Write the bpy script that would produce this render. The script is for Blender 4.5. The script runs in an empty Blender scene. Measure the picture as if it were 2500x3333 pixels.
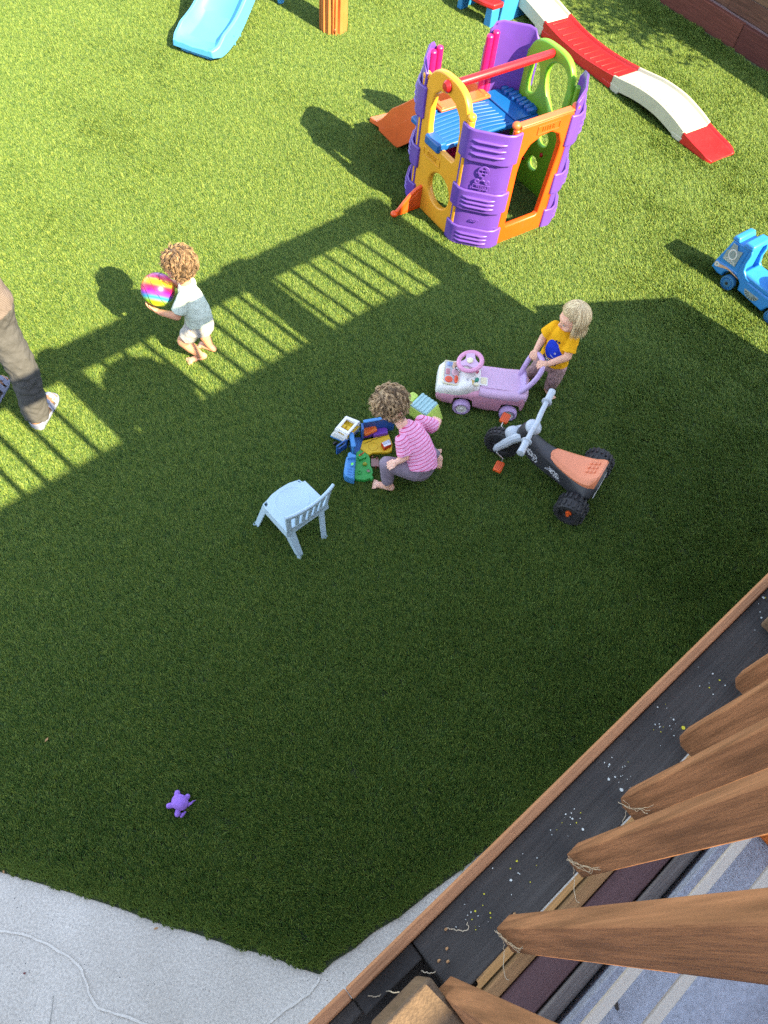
import bpy, bmesh, math, random
import numpy as np
from mathutils import Vector, Matrix, Euler
R_ = math.radians
scene = bpy.context.scene
COL = scene.collection
random.seed(7); rng = np.random.default_rng(7)

# ------------------------------------------------------------------ camera
CAM_H, F_PX, NADIR = 3.7, 2400.0, (1040.0, 3130.0)          # photo is 2500 x 3333
_d = np.array([(NADIR[0]-1250)/F_PX, -(NADIR[1]-1666.5)/F_PX, -1.0]); _d /= np.linalg.norm(_d)
_z = -_d; _f = np.array([0, 0, -1.0]); _y = _f-_z*(_f@_z); _y /= np.linalg.norm(_y); _x = np.cross(_y, _z)
CR = np.array([_x, _y, _z])                                  # world = CR @ camera
def G(px, py, z=0.0):
    """photo pixel -> the point at height z that it looks at"""
    r = CR @ np.array([(px-1250)/F_PX, -(py-1666.5)/F_PX, -1.0]); t = (z-CAM_H)/r[2]
    return Vector((r[0]*t, r[1]*t, z))
cam_d = bpy.data.cameras.new('camera'); cam = bpy.data.objects.new('camera', cam_d); COL.objects.link(cam)
cam_d.sensor_fit = 'HORIZONTAL'; cam_d.sensor_width = 36; cam_d.lens = 36*F_PX/2500
cam_d.clip_start = 0.02; cam_d.clip_end = 500
m4 = Matrix.Identity(4)
for i in range(3):
    for j in range(3): m4[i][j] = CR[i][j]
m4.translation = (0, 0, CAM_H); cam.matrix_world = m4
scene.camera = cam

# ------------------------------------------------------------------ light
SUN_AZ, SUN_EL = R_(-37.0), R_(39.0)                         # direction towards the sun
sdir = Vector((math.cos(SUN_AZ)*math.cos(SUN_EL), math.sin(SUN_AZ)*math.cos(SUN_EL), math.sin(SUN_EL)))
w = bpy.data.worlds.new('World'); scene.world = w; w.use_nodes = True
nt = w.node_tree; bg = nt.nodes['Background']; sky = nt.nodes.new('ShaderNodeTexSky')
sky.sky_type = 'NISHITA'; sky.sun_disc = False; sky.sun_elevation = SUN_EL
sky.sun_rotation = math.pi/2-SUN_AZ; sky.air_density = 1.0; sky.dust_density = 0.7; sky.ozone_density = 0.6
hs = nt.nodes.new('ShaderNodeHueSaturation'); hs.inputs['Saturation'].default_value = .62; nt.links.new(sky.outputs[0], hs.inputs['Color']); nt.links.new(hs.outputs[0], bg.inputs[0]); bg.inputs[1].default_value = 0.15
sl = bpy.data.lights.new('sun', 'SUN'); sl.energy = 5.0; sl.angle = R_(0.4); sl.color = (1, .81, .50)
so = bpy.data.objects.new('sun', sl); COL.objects.link(so); so.rotation_euler = sdir.to_track_quat('Z', 'Y').to_euler()
so.location = (6, -5, 9)
vs = scene.view_settings; vs.view_transform = 'Standard'; vs.look = 'None'; vs.exposure = 2.15; vs.gamma = 1
scene.cycles.max_bounces = 5; scene.cycles.diffuse_bounces = 3; scene.cycles.sample_clamp_indirect = 4
scene.cycles.use_denoising = False        # keeps the fine blade grain of the turf

# ------------------------------------------------------------------ materials
def srgb(r, g, b):
    f = lambda c: (c/255/12.92 if c/255 <= .04045 else ((c/255+.055)/1.055)**2.4)
    return (f(r), f(g), f(b))
MATS = {}
def mat(name, col, rough=.42, var=.10, scale=5.0, bump=.03, bscale=90.0, stretch=None, dirt=None, spec=.5, sss=0.0, coat=0.0, metal=0.0, dirt_amt=.5):
    if name in MATS: return MATS[name]
    m = bpy.data.materials.new(name); m.use_nodes = True; t = m.node_tree; n = t.nodes; L = t.links
    p = n['Principled BSDF']; p.inputs['Roughness'].default_value = rough
    p.inputs['Specular IOR Level'].default_value = spec; p.inputs['Metallic'].default_value = metal
    if coat: p.inputs['Coat Weight'].default_value = coat
    if sss:
        p.inputs['Subsurface Weight'].default_value = sss; p.inputs['Subsurface Radius'].default_value = (.012, .005, .003)
    tc = n.new('ShaderNodeTexCoord'); mp = n.new('ShaderNodeMapping'); L.new(tc.outputs['Object'], mp.inputs[0])
    if stretch: mp.inputs['Scale'].default_value = stretch
    nz = n.new('ShaderNodeTexNoise'); nz.inputs['Scale'].default_value = scale; nz.inputs['Detail'].default_value = 6
    L.new(mp.outputs[0], nz.inputs[0])
    cr = n.new('ShaderNodeValToRGB'); L.new(nz.outputs[0], cr.inputs[0])
    cr.color_ramp.elements[0].position = .3; cr.color_ramp.elements[1].position = .7
    c0 = [max(0, c*(1-var)) for c in col]; c1 = [min(1, c*(1+var)) for c in col]
    cr.color_ramp.elements[0].color = (*c0, 1); cr.color_ramp.elements[1].color = (*c1, 1)
    out = cr.outputs[0]
    if dirt:
        n2 = n.new('ShaderNodeTexNoise'); n2.inputs['Scale'].default_value = scale*3.7; n2.inputs['Detail'].default_value = 9; n2.inputs['Roughness'].default_value = .7
        L.new(tc.outputs['Object'], n2.inputs[0])
        r2 = n.new('ShaderNodeMapRange'); r2.inputs[1].default_value = .52; r2.inputs[2].default_value = .75; r2.inputs[4].default_value = dirt_amt
        L.new(n2.outputs[0], r2.inputs[0]); mx = n.new('ShaderNodeMix'); mx.data_type = 'RGBA'
        L.new(r2.outputs[0], mx.inputs[0]); L.new(out, mx.inputs[6]); mx.inputs[7].default_value = (*dirt, 1); out = mx.outputs[2]
    L.new(out, p.inputs['Base Color'])
    rr = n.new('ShaderNodeMapRange'); rr.inputs[3].default_value = max(.05, rough-.08); rr.inputs[4].default_value = min(1, rough+.12); L.new(nz.outputs[0], rr.inputs[0]); L.new(rr.outputs[0], p.inputs['Roughness'])
    if bump:
        nb = n.new('ShaderNodeTexNoise'); nb.inputs['Scale'].default_value = bscale; nb.inputs['Detail'].default_value = 4
        L.new(mp.outputs[0], nb.inputs[0]); b = n.new('ShaderNodeBump'); b.inputs['Strength'].default_value = bump*4; b.inputs['Distance'].default_value = .004
        L.new(nb.outputs[0], b.inputs['Height']); L.new(b.outputs[0], p.inputs['Normal'])
    MATS[name] = m; return m
def plastic(name, rgb, rough=.36, **k):
    k.setdefault('dirt', tuple(c*.62+.03 for c in srgb(*rgb))); k.setdefault('dirt_amt', .35)
    return mat(name, srgb(*rgb), rough=rough, var=k.pop('var', .06), bump=k.pop('bump', .012), **k)
def wood(name, rgb, axis='z', var=.28, rough=.7, bump=.12):
    st = {'x': (.05, 1, 1), 'y': (1, .05, 1), 'z': (1, 1, .05)}[axis]
    return mat(name, srgb(*rgb), rough=rough, var=var, scale=95, stretch=st, bump=bump, bscale=260, dirt=tuple(c*.45 for c in srgb(*rgb)), dirt_amt=.5, spec=.2)

# ------------------------------------------------------------------ mesh helpers
class MB:
    def __init__(s): s.v = []; s.f = []
    def add(s, vs, fs):
        o = len(s.v); s.v += [tuple(x) for x in vs]; s.f += [[i+o for i in f] for f in fs]; return s
    def box(s, c, size, rot=None):
        c = Vector(c); h = Vector(size)/2; vs = []
        for z in (-1, 1):
            for y in (-1, 1):
                for x in (-1, 1):
                    p = Vector((x*h.x, y*h.y, z*h.z)); vs.append(c+(rot @ p if rot else p))
        return s.add(vs, [(0, 2, 3, 1), (4, 5, 7, 6), (0, 1, 5, 4), (2, 6, 7, 3), (0, 4, 6, 2), (1, 3, 7, 5)])
    def hexa(s, bot, top):
        return s.add(list(bot)+list(top), [(3, 2, 1, 0), (4, 5, 6, 7), (0, 1, 5, 4), (1, 2, 6, 5), (2, 3, 7, 6), (3, 0, 4, 7)])
    def loft(s, rings, cap=True, closed=True):
        n = len(rings[0]); vs = [p for r in rings for p in r]; fs = []
        for i in range(len(rings)-1):
            for j in range(n if closed else n-1):
                k = (j+1) % n; fs.append((i*n+j, i*n+k, (i+1)*n+k, (i+1)*n+j))
        if cap: fs.append(tuple(reversed(range(n)))); fs.append(tuple((len(rings)-1)*n+j for j in range(n)))
        return s.add(vs, fs)
    def tube(s, path, rad, n=12, cap=True, flat=None):
        path = [Vector(p) for p in path]; m = len(path)
        rad = [rad]*m if isinstance(rad, (int, float)) else list(rad)
        rings = []; t0 = (path[1]-path[0]).normalized(); up = Vector((0, 0, 1)) if abs(t0.z) < .9 else Vector((1, 0, 0))
        u = t0.cross(up).normalized()
        for i, p in enumerate(path):
            t = (path[min(i+1, m-1)]-path[max(i-1, 0)]).normalized()
            u = (u-t*u.dot(t)).normalized(); v = t.cross(u)
            fl = flat if flat else 1.0
            rings.append([p+(u*math.cos(a)+v*math.sin(a)*fl)*rad[i] for a in (2*math.pi*j/n for j in range(n))])
        return s.loft(rings, cap)
    def lathe(s, prof, n=24, M=None):
        M = M or Matrix.Identity(4); rings = []
        for r, z in prof: rings.append([M @ Vector((r*math.cos(2*math.pi*j/n), r*math.sin(2*math.pi*j/n), z)) for j in range(n)])
        return s.loft(rings, cap=True)
    def ell(s, c, r, rot=None, nu=16, nv=10):
        c = Vector(c); rings = []
        for i in range(1, nv):
            th = math.pi*i/nv
            ring = []
            for j in range(nu):
                a = 2*math.pi*j/nu; p = Vector((r[0]*math.sin(th)*math.cos(a), r[1]*math.sin(th)*math.sin(a), -r[2]*math.cos(th)))
                ring.append(c+(rot @ p if rot else p))
            rings.append(ring)
        o = len(s.v); s.loft(rings, cap=False)
        lo = c+(rot @ Vector((0, 0, -r[2])) if rot else Vector((0, 0, -r[2]))); hi = c+(rot @ Vector((0, 0, r[2])) if rot else Vector((0, 0, r[2])))
        s.v += [tuple(lo), tuple(hi)]; a = len(s.v)-2; last = o+(nv-2)*nu
        for j in range(nu):
            k = (j+1) % nu; s.f.append([a, o+k, o+j]); s.f.append([a+1, last+j, last+k])
        return s
    def cap(s, p0, p1, r0, r1, n=14):
        """tapered capsule"""
        p0 = Vector(p0); p1 = Vector(p1); t = (p1-p0); ln = t.length
        if ln < 1e-6: return s.ell(p0, (r0, r0, r0))
        t /= ln; path = []; rad = []
        for a in (-80, -60, -35): path.append(p0+t*r0*math.sin(R_(a))); rad.append(r0*math.cos(R_(a)))
        for k in (0, .33, .66, 1): path.append(p0+t*ln*k); rad.append(r0+(r1-r0)*k)
        for a in (35, 60, 80): path.append(p1+t*r1*math.sin(R_(a))); rad.append(r1*math.cos(R_(a)))
        return s.tube(path, rad, n)
    def prism(s, poly, z0, z1, M=None):
        M = M or Matrix.Identity(4)
        return s.loft([[M @ Vector((x, y, z0)) for x, y in poly], [M @ Vector((x, y, z1)) for x, y in poly]])
    def mesh(s, name):
        me = bpy.data.meshes.new(name); me.from_pydata(s.v, [], s.f); me.update()
        bm = bmesh.new(); bm.from_mesh(me); bmesh.ops.recalc_face_normals(bm, faces=bm.faces); bm.to_mesh(me); bm.free()
        return me
    def obj(s, name, m, parent=None, **k): return link(name, s.mesh(name), m, parent, **k)
def link(name, me, m, parent=None, bevel=0.0, seg=2, smooth=35, sub=0, loc=None, rot=None, solid=0.0, kind=None):
    ob = bpy.data.objects.new(name, me); COL.objects.link(ob)
    if m is not None:
        me.materials.clear()
        for q in (m if isinstance(m, (list, tuple)) else [m]): me.materials.append(q)
    if parent is not None: ob.parent = parent
    if loc is not None: ob.location = loc
    if rot is not None: ob.rotation_euler = rot
    if smooth:
        me.shade_smooth()
        try: me.set_sharp_from_angle(angle=R_(smooth))
        except Exception: pass
    if solid: md = ob.modifiers.new('solid', 'SOLIDIFY'); md.thickness = solid; md.offset = 0
    if bevel:
        md = ob.modifiers.new('bevel', 'BEVEL'); md.width = bevel; md.segments = seg; md.limit_method = 'ANGLE'; md.angle_limit = R_(35); md.harden_normals = False
        me.shade_smooth()
    if sub: md = ob.modifiers.new('sub', 'SUBSURF'); md.levels = sub; md.render_levels = sub; me.shade_smooth()
    if kind: ob['kind'] = kind
    return ob
def thing(name, label, cat, loc=(0, 0, 0), rz=0.0, group=None, rot=None):
    o = bpy.data.objects.new(name, None); COL.objects.link(o); o.empty_display_size = .05
    o.location = loc; o.rotation_euler = rot if rot else (0, 0, rz); return tag(o, label, cat, group)
def tag(o, label, cat, group=None):
    o['label'] = label; o['category'] = cat
    if group: o['group'] = group
    return o
def struct(o): o['kind'] = 'structure'; return o
def bake(ob):
    """evaluated copy of a temporary object as a plain mesh"""
    bpy.context.view_layer.update(); dg = bpy.context.evaluated_depsgraph_get()
    me = bpy.data.meshes.new_from_object(ob.evaluated_get(dg)); data = ob.data; bpy.data.objects.remove(ob)
    return me
def panel(name, outline, holes, thick, m, parent=None, M=None, bevel=.008, res=2, **k):
    """sheet with holes cut out of an outline in the local xy plane, rounded edges, thickness along z"""
    cu = bpy.data.curves.new(name, 'CURVE'); cu.dimensions = '2D'; cu.fill_mode = 'BOTH'
    cu.extrude = max(.0005, thick/2-bevel); cu.bevel_depth = bevel; cu.bevel_resolution = res; cu.offset = -bevel
    for poly in [outline]+list(holes):
        sp = cu.splines.new('POLY'); sp.points.add(len(poly)-1); sp.use_cyclic_u = True
        for q, (x, y) in zip(sp.points, poly): q.co = (x, y, 0, 1)
    ob = bpy.data.objects.new(name, cu); COL.objects.link(ob); me = bake(ob)
    if M is not None: me.transform(M)
    return link(name, me, m, parent, **k)
def text(name, body, size, depth, m, parent, M, **k):
    cu = bpy.data.curves.new(name, 'FONT'); cu.body = body; cu.size = size; cu.extrude = depth; cu.align_x = 'CENTER'; cu.align_y = 'CENTER'
    for a, b in k.items(): setattr(cu, a, b)
    ob = bpy.data.objects.new(name, cu); COL.objects.link(ob); me = bake(ob); me.transform(M)
    return link(name, me, m, parent)
def rrect(w, h, r, cx=0, cy=0, n=5):
    r = min(r, w/2-1e-4, h/2-1e-4); pts = []
    for (sx, sy, a0) in ((1, 1, 0), (-1, 1, 90), (-1, -1, 180), (1, -1, 270)):
        for i in range(n+1):
            a = R_(a0+90*i/n); pts.append((cx+sx*(w/2-r)+r*math.cos(a), cy+sy*(h/2-r)+r*math.sin(a)))
    return pts
def oval(rx, ry, cx=0, cy=0, n=24): return [(cx+rx*math.cos(2*math.pi*i/n), cy+ry*math.sin(2*math.pi*i/n)) for i in range(n)]
def smooth_path(pts, k=6):
    """Catmull-Rom through points"""
    P = [np.array(p, float) for p in pts]; P = [2*P[0]-P[1]]+P+[2*P[-1]-P[-2]]; out = []
    for i in range(1, len(P)-2):
        for j in range(k):
            t = j/k; out.append(.5*((2*P[i])+(P[i+1]-P[i-1])*t+(2*P[i-1]-5*P[i]+4*P[i+1]-P[i+2])*t*t+(-P[i-1]+3*P[i]-3*P[i+1]+P[i+2])*t**3))
    out.append(P[-2]); return [tuple(p) for p in out]
def blob(mb, voxel=.006, it=6, fac=.5, disp=None):
    """melt overlapping closed shapes into one continuous skin"""
    me = mb.mesh('tmp'); ob = bpy.data.objects.new('tmp', me); COL.objects.link(ob)
    md = ob.modifiers.new('r', 'REMESH'); md.mode = 'VOXEL'; md.voxel_size = voxel
    if it: sm = ob.modifiers.new('s', 'SMOOTH'); sm.factor = fac; sm.iterations = it
    if disp:
        tx = bpy.data.textures.new('d', 'CLOUDS'); tx.noise_scale = disp[0]
        dm = ob.modifiers.new('d', 'DISPLACE'); dm.texture = tx; dm.strength = disp[1]; dm.mid_level = .5
    return bake(ob)
def frame(x, y, o=(0, 0, 0)):
    """4x4 with the given x and y axes"""
    x = Vector(x).normalized(); y = Vector(y); y = (y-x*y.dot(x)).normalized(); z = x.cross(y)
    M = Matrix((x, y, z)).transposed().to_4x4(); M.translation = Vector(o); return M
# ------------------------------------------------------------------ ground
def concrete_mat():
    m = bpy.data.materials.new('concrete'); m.use_nodes = True; t = m.node_tree; n = t.nodes; L = t.links; p = n['Principled BSDF']
    p.inputs['Roughness'].default_value = .9; p.inputs['Specular IOR Level'].default_value = .2
    tc = n.new('ShaderNodeTexCoord')
    def noise(s, d=8, r=.6):
        q = n.new('ShaderNodeTexNoise'); q.inputs['Scale'].default_value = s; q.inputs['Detail'].default_value = d; q.inputs['Roughness'].default_value = r; L.new(tc.outputs['Object'], q.inputs[0]); return q
    a = noise(2.2, 6); r = n.new('ShaderNodeValToRGB'); L.new(a.outputs[0], r.inputs[0])
    r.color_ramp.elements[0].position = .3; r.color_ramp.elements[1].position = .72
    r.color_ramp.elements[0].color = (.58, .54, .475, 1); r.color_ramp.elements[1].color = (.78, .735, .66, 1)
    b = noise(95, 6, .75); r2 = n.new('ShaderNodeValToRGB'); L.new(b.outputs[0], r2.inputs[0])
    r2.color_ramp.elements[0].position = .38; r2.color_ramp.elements[1].position = .62
    r2.color_ramp.elements[0].color = (.72, .72, .72, 1); r2.color_ramp.elements[1].color = (1.1, 1.1, 1.1, 1)
    mx = n.new('ShaderNodeMix'); mx.data_type = 'RGBA'; mx.blend_type = 'MULTIPLY'; mx.inputs[0].default_value = 1
    L.new(r.outputs[0], mx.inputs[6]); L.new(r2.outputs[0], mx.inputs[7])
    vo = n.new('ShaderNodeTexVoronoi'); vo.inputs['Scale'].default_value = 75; vo.inputs['Randomness'].default_value = 1; L.new(tc.outputs['Object'], vo.inputs[0])
    th = n.new('ShaderNodeMapRange'); th.inputs[1].default_value = .16; th.inputs[2].default_value = .22; th.inputs[3].default_value = 1; th.inputs[4].default_value = 0; L.new(vo.outputs['Distance'], th.inputs[0])
    ps = noise(7, 3); pm = n.new('ShaderNodeMapRange'); pm.inputs[1].default_value = .5; pm.inputs[2].default_value = .62; L.new(ps.outputs[0], pm.inputs[0])
    sp = n.new('ShaderNodeSeparateColor'); L.new(vo.outputs['Color'], sp.inputs[0]); sel = n.new('ShaderNodeMath'); sel.operation = 'LESS_THAN'; sel.inputs[1].default_value = .28; L.new(sp.outputs[0], sel.inputs[0])
    m1 = n.new('ShaderNodeMath'); m1.operation = 'MULTIPLY'; L.new(th.outputs[0], m1.inputs[0]); L.new(sel.outputs[0], m1.inputs[1])
    m2 = n.new('ShaderNodeMath'); m2.operation = 'MULTIPLY'; L.new(m1.outputs[0], m2.inputs[0]); L.new(pm.outputs[0], m2.inputs[1])
    m3 = n.new('ShaderNodeMix'); m3.data_type = 'RGBA'; L.new(m2.outputs[0], m3.inputs[0]); L.new(mx.outputs[2], m3.inputs[6]); m3.inputs[7].default_value = (.10, .10, .105, 1)
    L.new(m3.outputs[2], p.inputs['Base Color'])
    bu = n.new('ShaderNodeBump'); bu.inputs['Strength'].default_value = .6; bu.inputs['Distance'].default_value = .004; L.new(b.outputs[0], bu.inputs['Height']); L.new(bu.outputs[0], p.inputs['Normal'])
    return m
M_CONC = concrete_mat()
patio = MB().add([(-60, -60, 0), (60, -60, 0), (60, 60, 0), (-60, 60, 0)], [(0, 1, 2, 3)]).obj('patio', M_CONC, smooth=0); struct(patio)
# pale sealant lines over old cracks in the slab
M_SEAL = mat('sealant', (.72, .68, .61), rough=.85, var=.10, scale=60, bump=.06)
for pts, wd in (([(-30, 3030), (90, 3048), (190, 3090), (250, 3140), (285, 3210), (320, 3275), (400, 3310), (520, 3345)], .005),
                ([(1040, 3182), (1000, 3235), (930, 3290), (850, 3350)], .0055)):
    pa = smooth_path([tuple(G(*p))[:2] for p in pts], 14); Lp = []; Rp = []
    for i, p in enumerate(pa):
        q = pa[min(i+1, len(pa)-1)]; o = pa[max(i-1, 0)]; tx, ty = q[0]-o[0], q[1]-o[1]; l = math.hypot(tx, ty) or 1; nx, ny = -ty/l, tx/l
        a, b = wd*(.8+.2*math.sin(i*.31)+.15*random.random()), wd*(.8+.2*math.sin(i*.43+2)+.15*random.random())
        j = .004*math.sin(i*.17)+.0015*math.sin(i*.6)+.001*random.uniform(-1, 1)
        Lp.append((p[0]+nx*(a+j), p[1]+ny*(a+j), .0035)); Rp.append((p[0]-nx*(b-j), p[1]-ny*(b-j), .0035))
    k = len(pa); MB().add(Lp+Rp, [(i, i+1, k+i+1, k+i) for i in range(k-1)]).obj('sealant_line', M_SEAL, patio, smooth=0, solid=.0012)
# thin open cracks
M_CRACK = mat('crack', (.16, .16, .15), rough=1, var=.1, bump=0)
for pts in ([(175, 3240), (170, 3290), (160, 3345)], [(160, 3345), (150, 3360), (140, 3400)]):
    pa = smooth_path([tuple(G(*p))[:2] for p in pts], 8); k = len(pa)
    MB().add([(x-.0007-.0006*random.random(), y, .0042) for x, y in pa]+[(x+.0007+.0006*random.random(), y, .0042) for x, y in pa], [(i, i+1, k+i+1, k+i) for i in range(k-1)]).obj('crack', M_CRACK, patio, smooth=0)

# ------------------------------------------------------------------ fence line / turf outline
FB = Vector((3.166, 7.996, 0)); FD = Vector((.649, -.761, 0)); FN = Vector((.761, .649, 0))
TURF = [(-7, .42), (-3, .26)]+[tuple(G(*p))[:2] for p in ((0, 2838), (130, 2876), (260, 2915), (400, 2960), (510, 3003), (640, 3040), (760, 3082), (880, 3112), (970, 3150), (1040, 3172), (1085, 3130), (1150, 3090), (1215, 3035), (1300, 2985), (1400, 2905), (1500, 2832))]+[(1.6, 1.36), (4.6, 4.1)]
TURF += [tuple(FB+FD*4.6)[:2], tuple(FB-FD*6)[:2], (-7, 13)]
M_TB = mat('turf_backing', (.035, .05, .018), rough=.95, var=.3, scale=30, bump=0)
tb = MB().add([(x, y, .006) for x, y in TURF], [tuple(range(len(TURF)))]).obj('turf_base', M_TB, smooth=0); struct(tb)

def blade_mat():
    m = bpy.data.materials.new('turf_blade'); m.use_nodes = True; t = m.node_tree; n = t.nodes; L = t.links; p = n['Principled BSDF']
    geo = n.new('ShaderNodeNewGeometry'); at = n.new('ShaderNodeAttribute'); at.attribute_name = 'tone'
    nz = n.new('ShaderNodeTexNoise'); nz.inputs['Scale'].default_value = 2.3; nz.inputs['Detail'].default_value = 4; L.new(geo.outputs['Position'], nz.inputs[0])
    ad = n.new('ShaderNodeMath'); ad.operation = 'MULTIPLY_ADD'; ad.inputs[1].default_value = .14; L.new(nz.outputs[0], ad.inputs[0])
    sc_ = n.new('ShaderNodeMath'); sc_.operation = 'MULTIPLY_ADD'; sc_.inputs[1].default_value = .85; sc_.inputs[2].default_value = .0; L.new(at.outputs['Fac'], sc_.inputs[0]); L.new(sc_.outputs[0], ad.inputs[2])
    r = n.new('ShaderNodeValToRGB'); L.new(ad.outputs[0], r.inputs[0]); e = r.color_ramp.elements
    e[0].position = 0; e[0].color = (.0225, .061, .0145, 1); e[1].position = 1; e[1].color = (.222, .278, .052, 1)
    q = e.new(.35); q.color = (.058, .122, .0215, 1); q = e.new(.65); q.color = (.120, .187, .032, 1)
    L.new(r.outputs[0], p.inputs['Base Color']); p.inputs['Roughness'].default_value = .5; p.inputs['Specular IOR Level'].default_value = .22
    tr = n.new('ShaderNodeBsdfTranslucent'); L.new(r.outputs[0], tr.inputs[0]); ms = n.new('ShaderNodeMixShader'); ms.inputs[0].default_value = .10
    L.new(p.outputs[0], ms.inputs[1]); L.new(tr.outputs[0], ms.inputs[2]); L.new(ms.outputs[0], n['Material Output'].inputs[0])
    return m
M_BLADE = blade_mat()
def tuft(name, count, radius, seed):
    r = np.random.default_rng(seed); V_ = []; F_ = []; T = []
    for i in range(count):
        a = r.uniform(0, 2*np.pi); d = radius*np.sqrt(r.uniform()); x, y = d*np.cos(a), d*np.sin(a)
        le = r.uniform(.017, .030); w_ = r.uniform(.0011, .0022); az = r.normal(0, .5); tilt = min(1.25, abs(r.normal(.72, .28)))
        yaw = az+np.pi/2+r.normal(0, .45); wx, wy = w_*np.cos(yaw), w_*np.sin(yaw)
        h1, l1 = le*.55*np.cos(tilt*.8), le*.55*np.sin(tilt*.8); h2, l2 = h1+le*.45*np.cos(min(tilt*1.35, 1.5)), l1+le*.45*np.sin(min(tilt*1.35, 1.5))
        dx, dy = np.cos(az), np.sin(az); o = len(V_)
        V_ += [(x-wx, y-wy, 0), (x+wx, y+wy, 0), (x-wx+dx*l1, y-wy+dy*l1, h1), (x+wx+dx*l1, y+wy+dy*l1, h1), (x-wx*.5+dx*l2, y-wy*.5+dy*l2, h2), (x+wx*.5+dx*l2, y+wy*.5+dy*l2, h2)]
        F_ += [(o, o+1, o+3, o+2), (o+2, o+3, o+5, o+4)]; T += [r.uniform()]*6
    me = bpy.data.meshes.new(name); me.from_pydata(V_, [], F_); me.materials.append(M_BLADE)
    at = me.attributes.new('tone', 'FLOAT', 'POINT'); at.data.foreach_set('value', T); me.shade_smooth()
    return bpy.data.objects.new(name, me)
def build_turf():
    P = np.array(TURF); Q = np.roll(P, -1, 0)
    def inside(X):
        c = np.zeros(len(X), bool)
        for a, b in zip(P, Q):
            cond = ((a[1] > X[:, 1]) != (b[1] > X[:, 1])); xx = (b[0]-a[0])*(X[:, 1]-a[1])/(b[1]-a[1]+1e-12)+a[0]; c ^= cond & (X[:, 0] < xx)
        return c
    def dist(X):
        d = np.full(len(X), 9.0)
        for a, b in zip(P, Q):
            ab = b-a; t = np.clip(((X-a)@ab)/(ab@ab), 0, 1); d = np.minimum(d, np.linalg.norm(X-(a+t[:, None]*ab), axis=1))
        return d
    def seen(X, m=500):
        C = np.c_[X, np.full(len(X), -CAM_H)] @ CR; px = 1250-F_PX*C[:, 0]/C[:, 2]; py = 1666.5+F_PX*C[:, 1]/C[:, 2]
        return (px > -m) & (px < 2500+m) & (py > -m*.7) & (py < 3333+m)
    gx, gy = np.meshgrid(np.arange(-6.5, 5.2, .07), np.arange(-.5, 12, .07)); X = np.c_[gx.ravel(), gy.ravel()]; X += rng.uniform(-.018, .018, X.shape)
    X = X[seen(X)]; X = X[inside(X)]; dX = dist(X); big = X[dX > .055]
    gx, gy = np.meshgrid(np.arange(-6.5, 5.2, .02), np.arange(-.5, 4.2, .02)); E = np.c_[gx.ravel(), gy.ravel()]; E += rng.uniform(-.006, .006, E.shape)
    E = E[seen(E)]; E = E[inside(E)]; E = E[dist(E) < .075]; E = E[dist(E) > .006]
    A = np.r_[big, E]; mini = np.r_[np.zeros(len(big)), np.ones(len(E))]
    ph = rng.uniform(0, 6.28, (6, 2)); fld = np.zeros(len(A))
    for i in range(6):
        k = 1.1+1.6*i; an = rng.uniform(0, 6.28); fld += np.sin(k*(A[:, 0]*np.cos(an)+A[:, 1]*np.sin(an))+ph[i, 0])/(1+.4*i)
    rz = 2.45+.25*fld+rng.normal(0, .25, len(A))
    me = bpy.data.meshes.new('artificial_turf'); me.vertices.add(len(A)); co = np.c_[A, np.full(len(A), .006)].astype(np.float32); me.vertices.foreach_set('co', co.ravel())
    for nm, val in (('mini', mini), ('rz', rz), ('sz', rng.uniform(.82, 1.15, len(A)))):
        at = me.attributes.new(nm, 'FLOAT', 'POINT'); at.data.foreach_set('value', val.astype(np.float32))
    ob = bpy.data.objects.new('artificial_turf', me); COL.objects.link(ob)
    ob['kind'] = 'stuff'; tag(ob, 'short green artificial turf covering the play yard', 'turf')
    ng = bpy.data.node_groups.new('turf', 'GeometryNodeTree'); ng.interface.new_socket('Geometry', in_out='INPUT', socket_type='NodeSocketGeometry'); ng.interface.new_socket('Geometry', in_out='OUTPUT', socket_type='NodeSocketGeometry')
    n = ng.nodes; L = ng.links; gi = n.new('NodeGroupInput'); go = n.new('NodeGroupOutput'); jn = n.new('GeometryNodeJoinGeometry')
    def attr(nm): q = n.new('GeometryNodeInputNamedAttribute'); q.data_type = 'FLOAT'; q.inputs[0].default_value = nm; return q
    cx = n.new('ShaderNodeCombineXYZ'); L.new(attr('rz').outputs[0], cx.inputs[2])
    er = n.new('FunctionNodeEulerToRotation'); L.new(cx.outputs[0], er.inputs[0])
    for which, objs in ((0, [tuft('tuft_a', 380, .062, 1), tuft('tuft_b', 380, .062, 2), tuft('tuft_c', 380, .062, 3)]), (1, [tuft('tuft_edge', 34, .017, 4)])):
        cmp_ = n.new('FunctionNodeCompare'); cmp_.data_type = 'FLOAT'; cmp_.operation = 'GREATER_THAN' if which else 'LESS_THAN'; cmp_.inputs[1].default_value = .5
        L.new(attr('mini').outputs[0], cmp_.inputs[0])
        ip = n.new('GeometryNodeInstanceOnPoints'); L.new(gi.outputs[0], ip.inputs['Points']); L.new(cmp_.outputs[0], ip.inputs['Selection'])
        j2 = n.new('GeometryNodeJoinGeometry')
        for o in objs:
            oi = n.new('GeometryNodeObjectInfo'); oi.inputs['Object'].default_value = o; oi.inputs['As Instance'].default_value = True; L.new(oi.outputs['Geometry'], j2.inputs[0])
        L.new(j2.outputs[0], ip.inputs['Instance']); ip.inputs['Pick Instance'].default_value = True
        rv = n.new('FunctionNodeRandomValue'); rv.data_type = 'INT'; rv.inputs[5].default_value = len(objs)-1; L.new(rv.outputs[2], ip.inputs['Instance Index'])
        L.new(er.outputs[0], ip.inputs['Rotation']); L.new(attr('sz').outputs[0], ip.inputs['Scale']); L.new(ip.outputs[0], jn.inputs[0])
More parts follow.
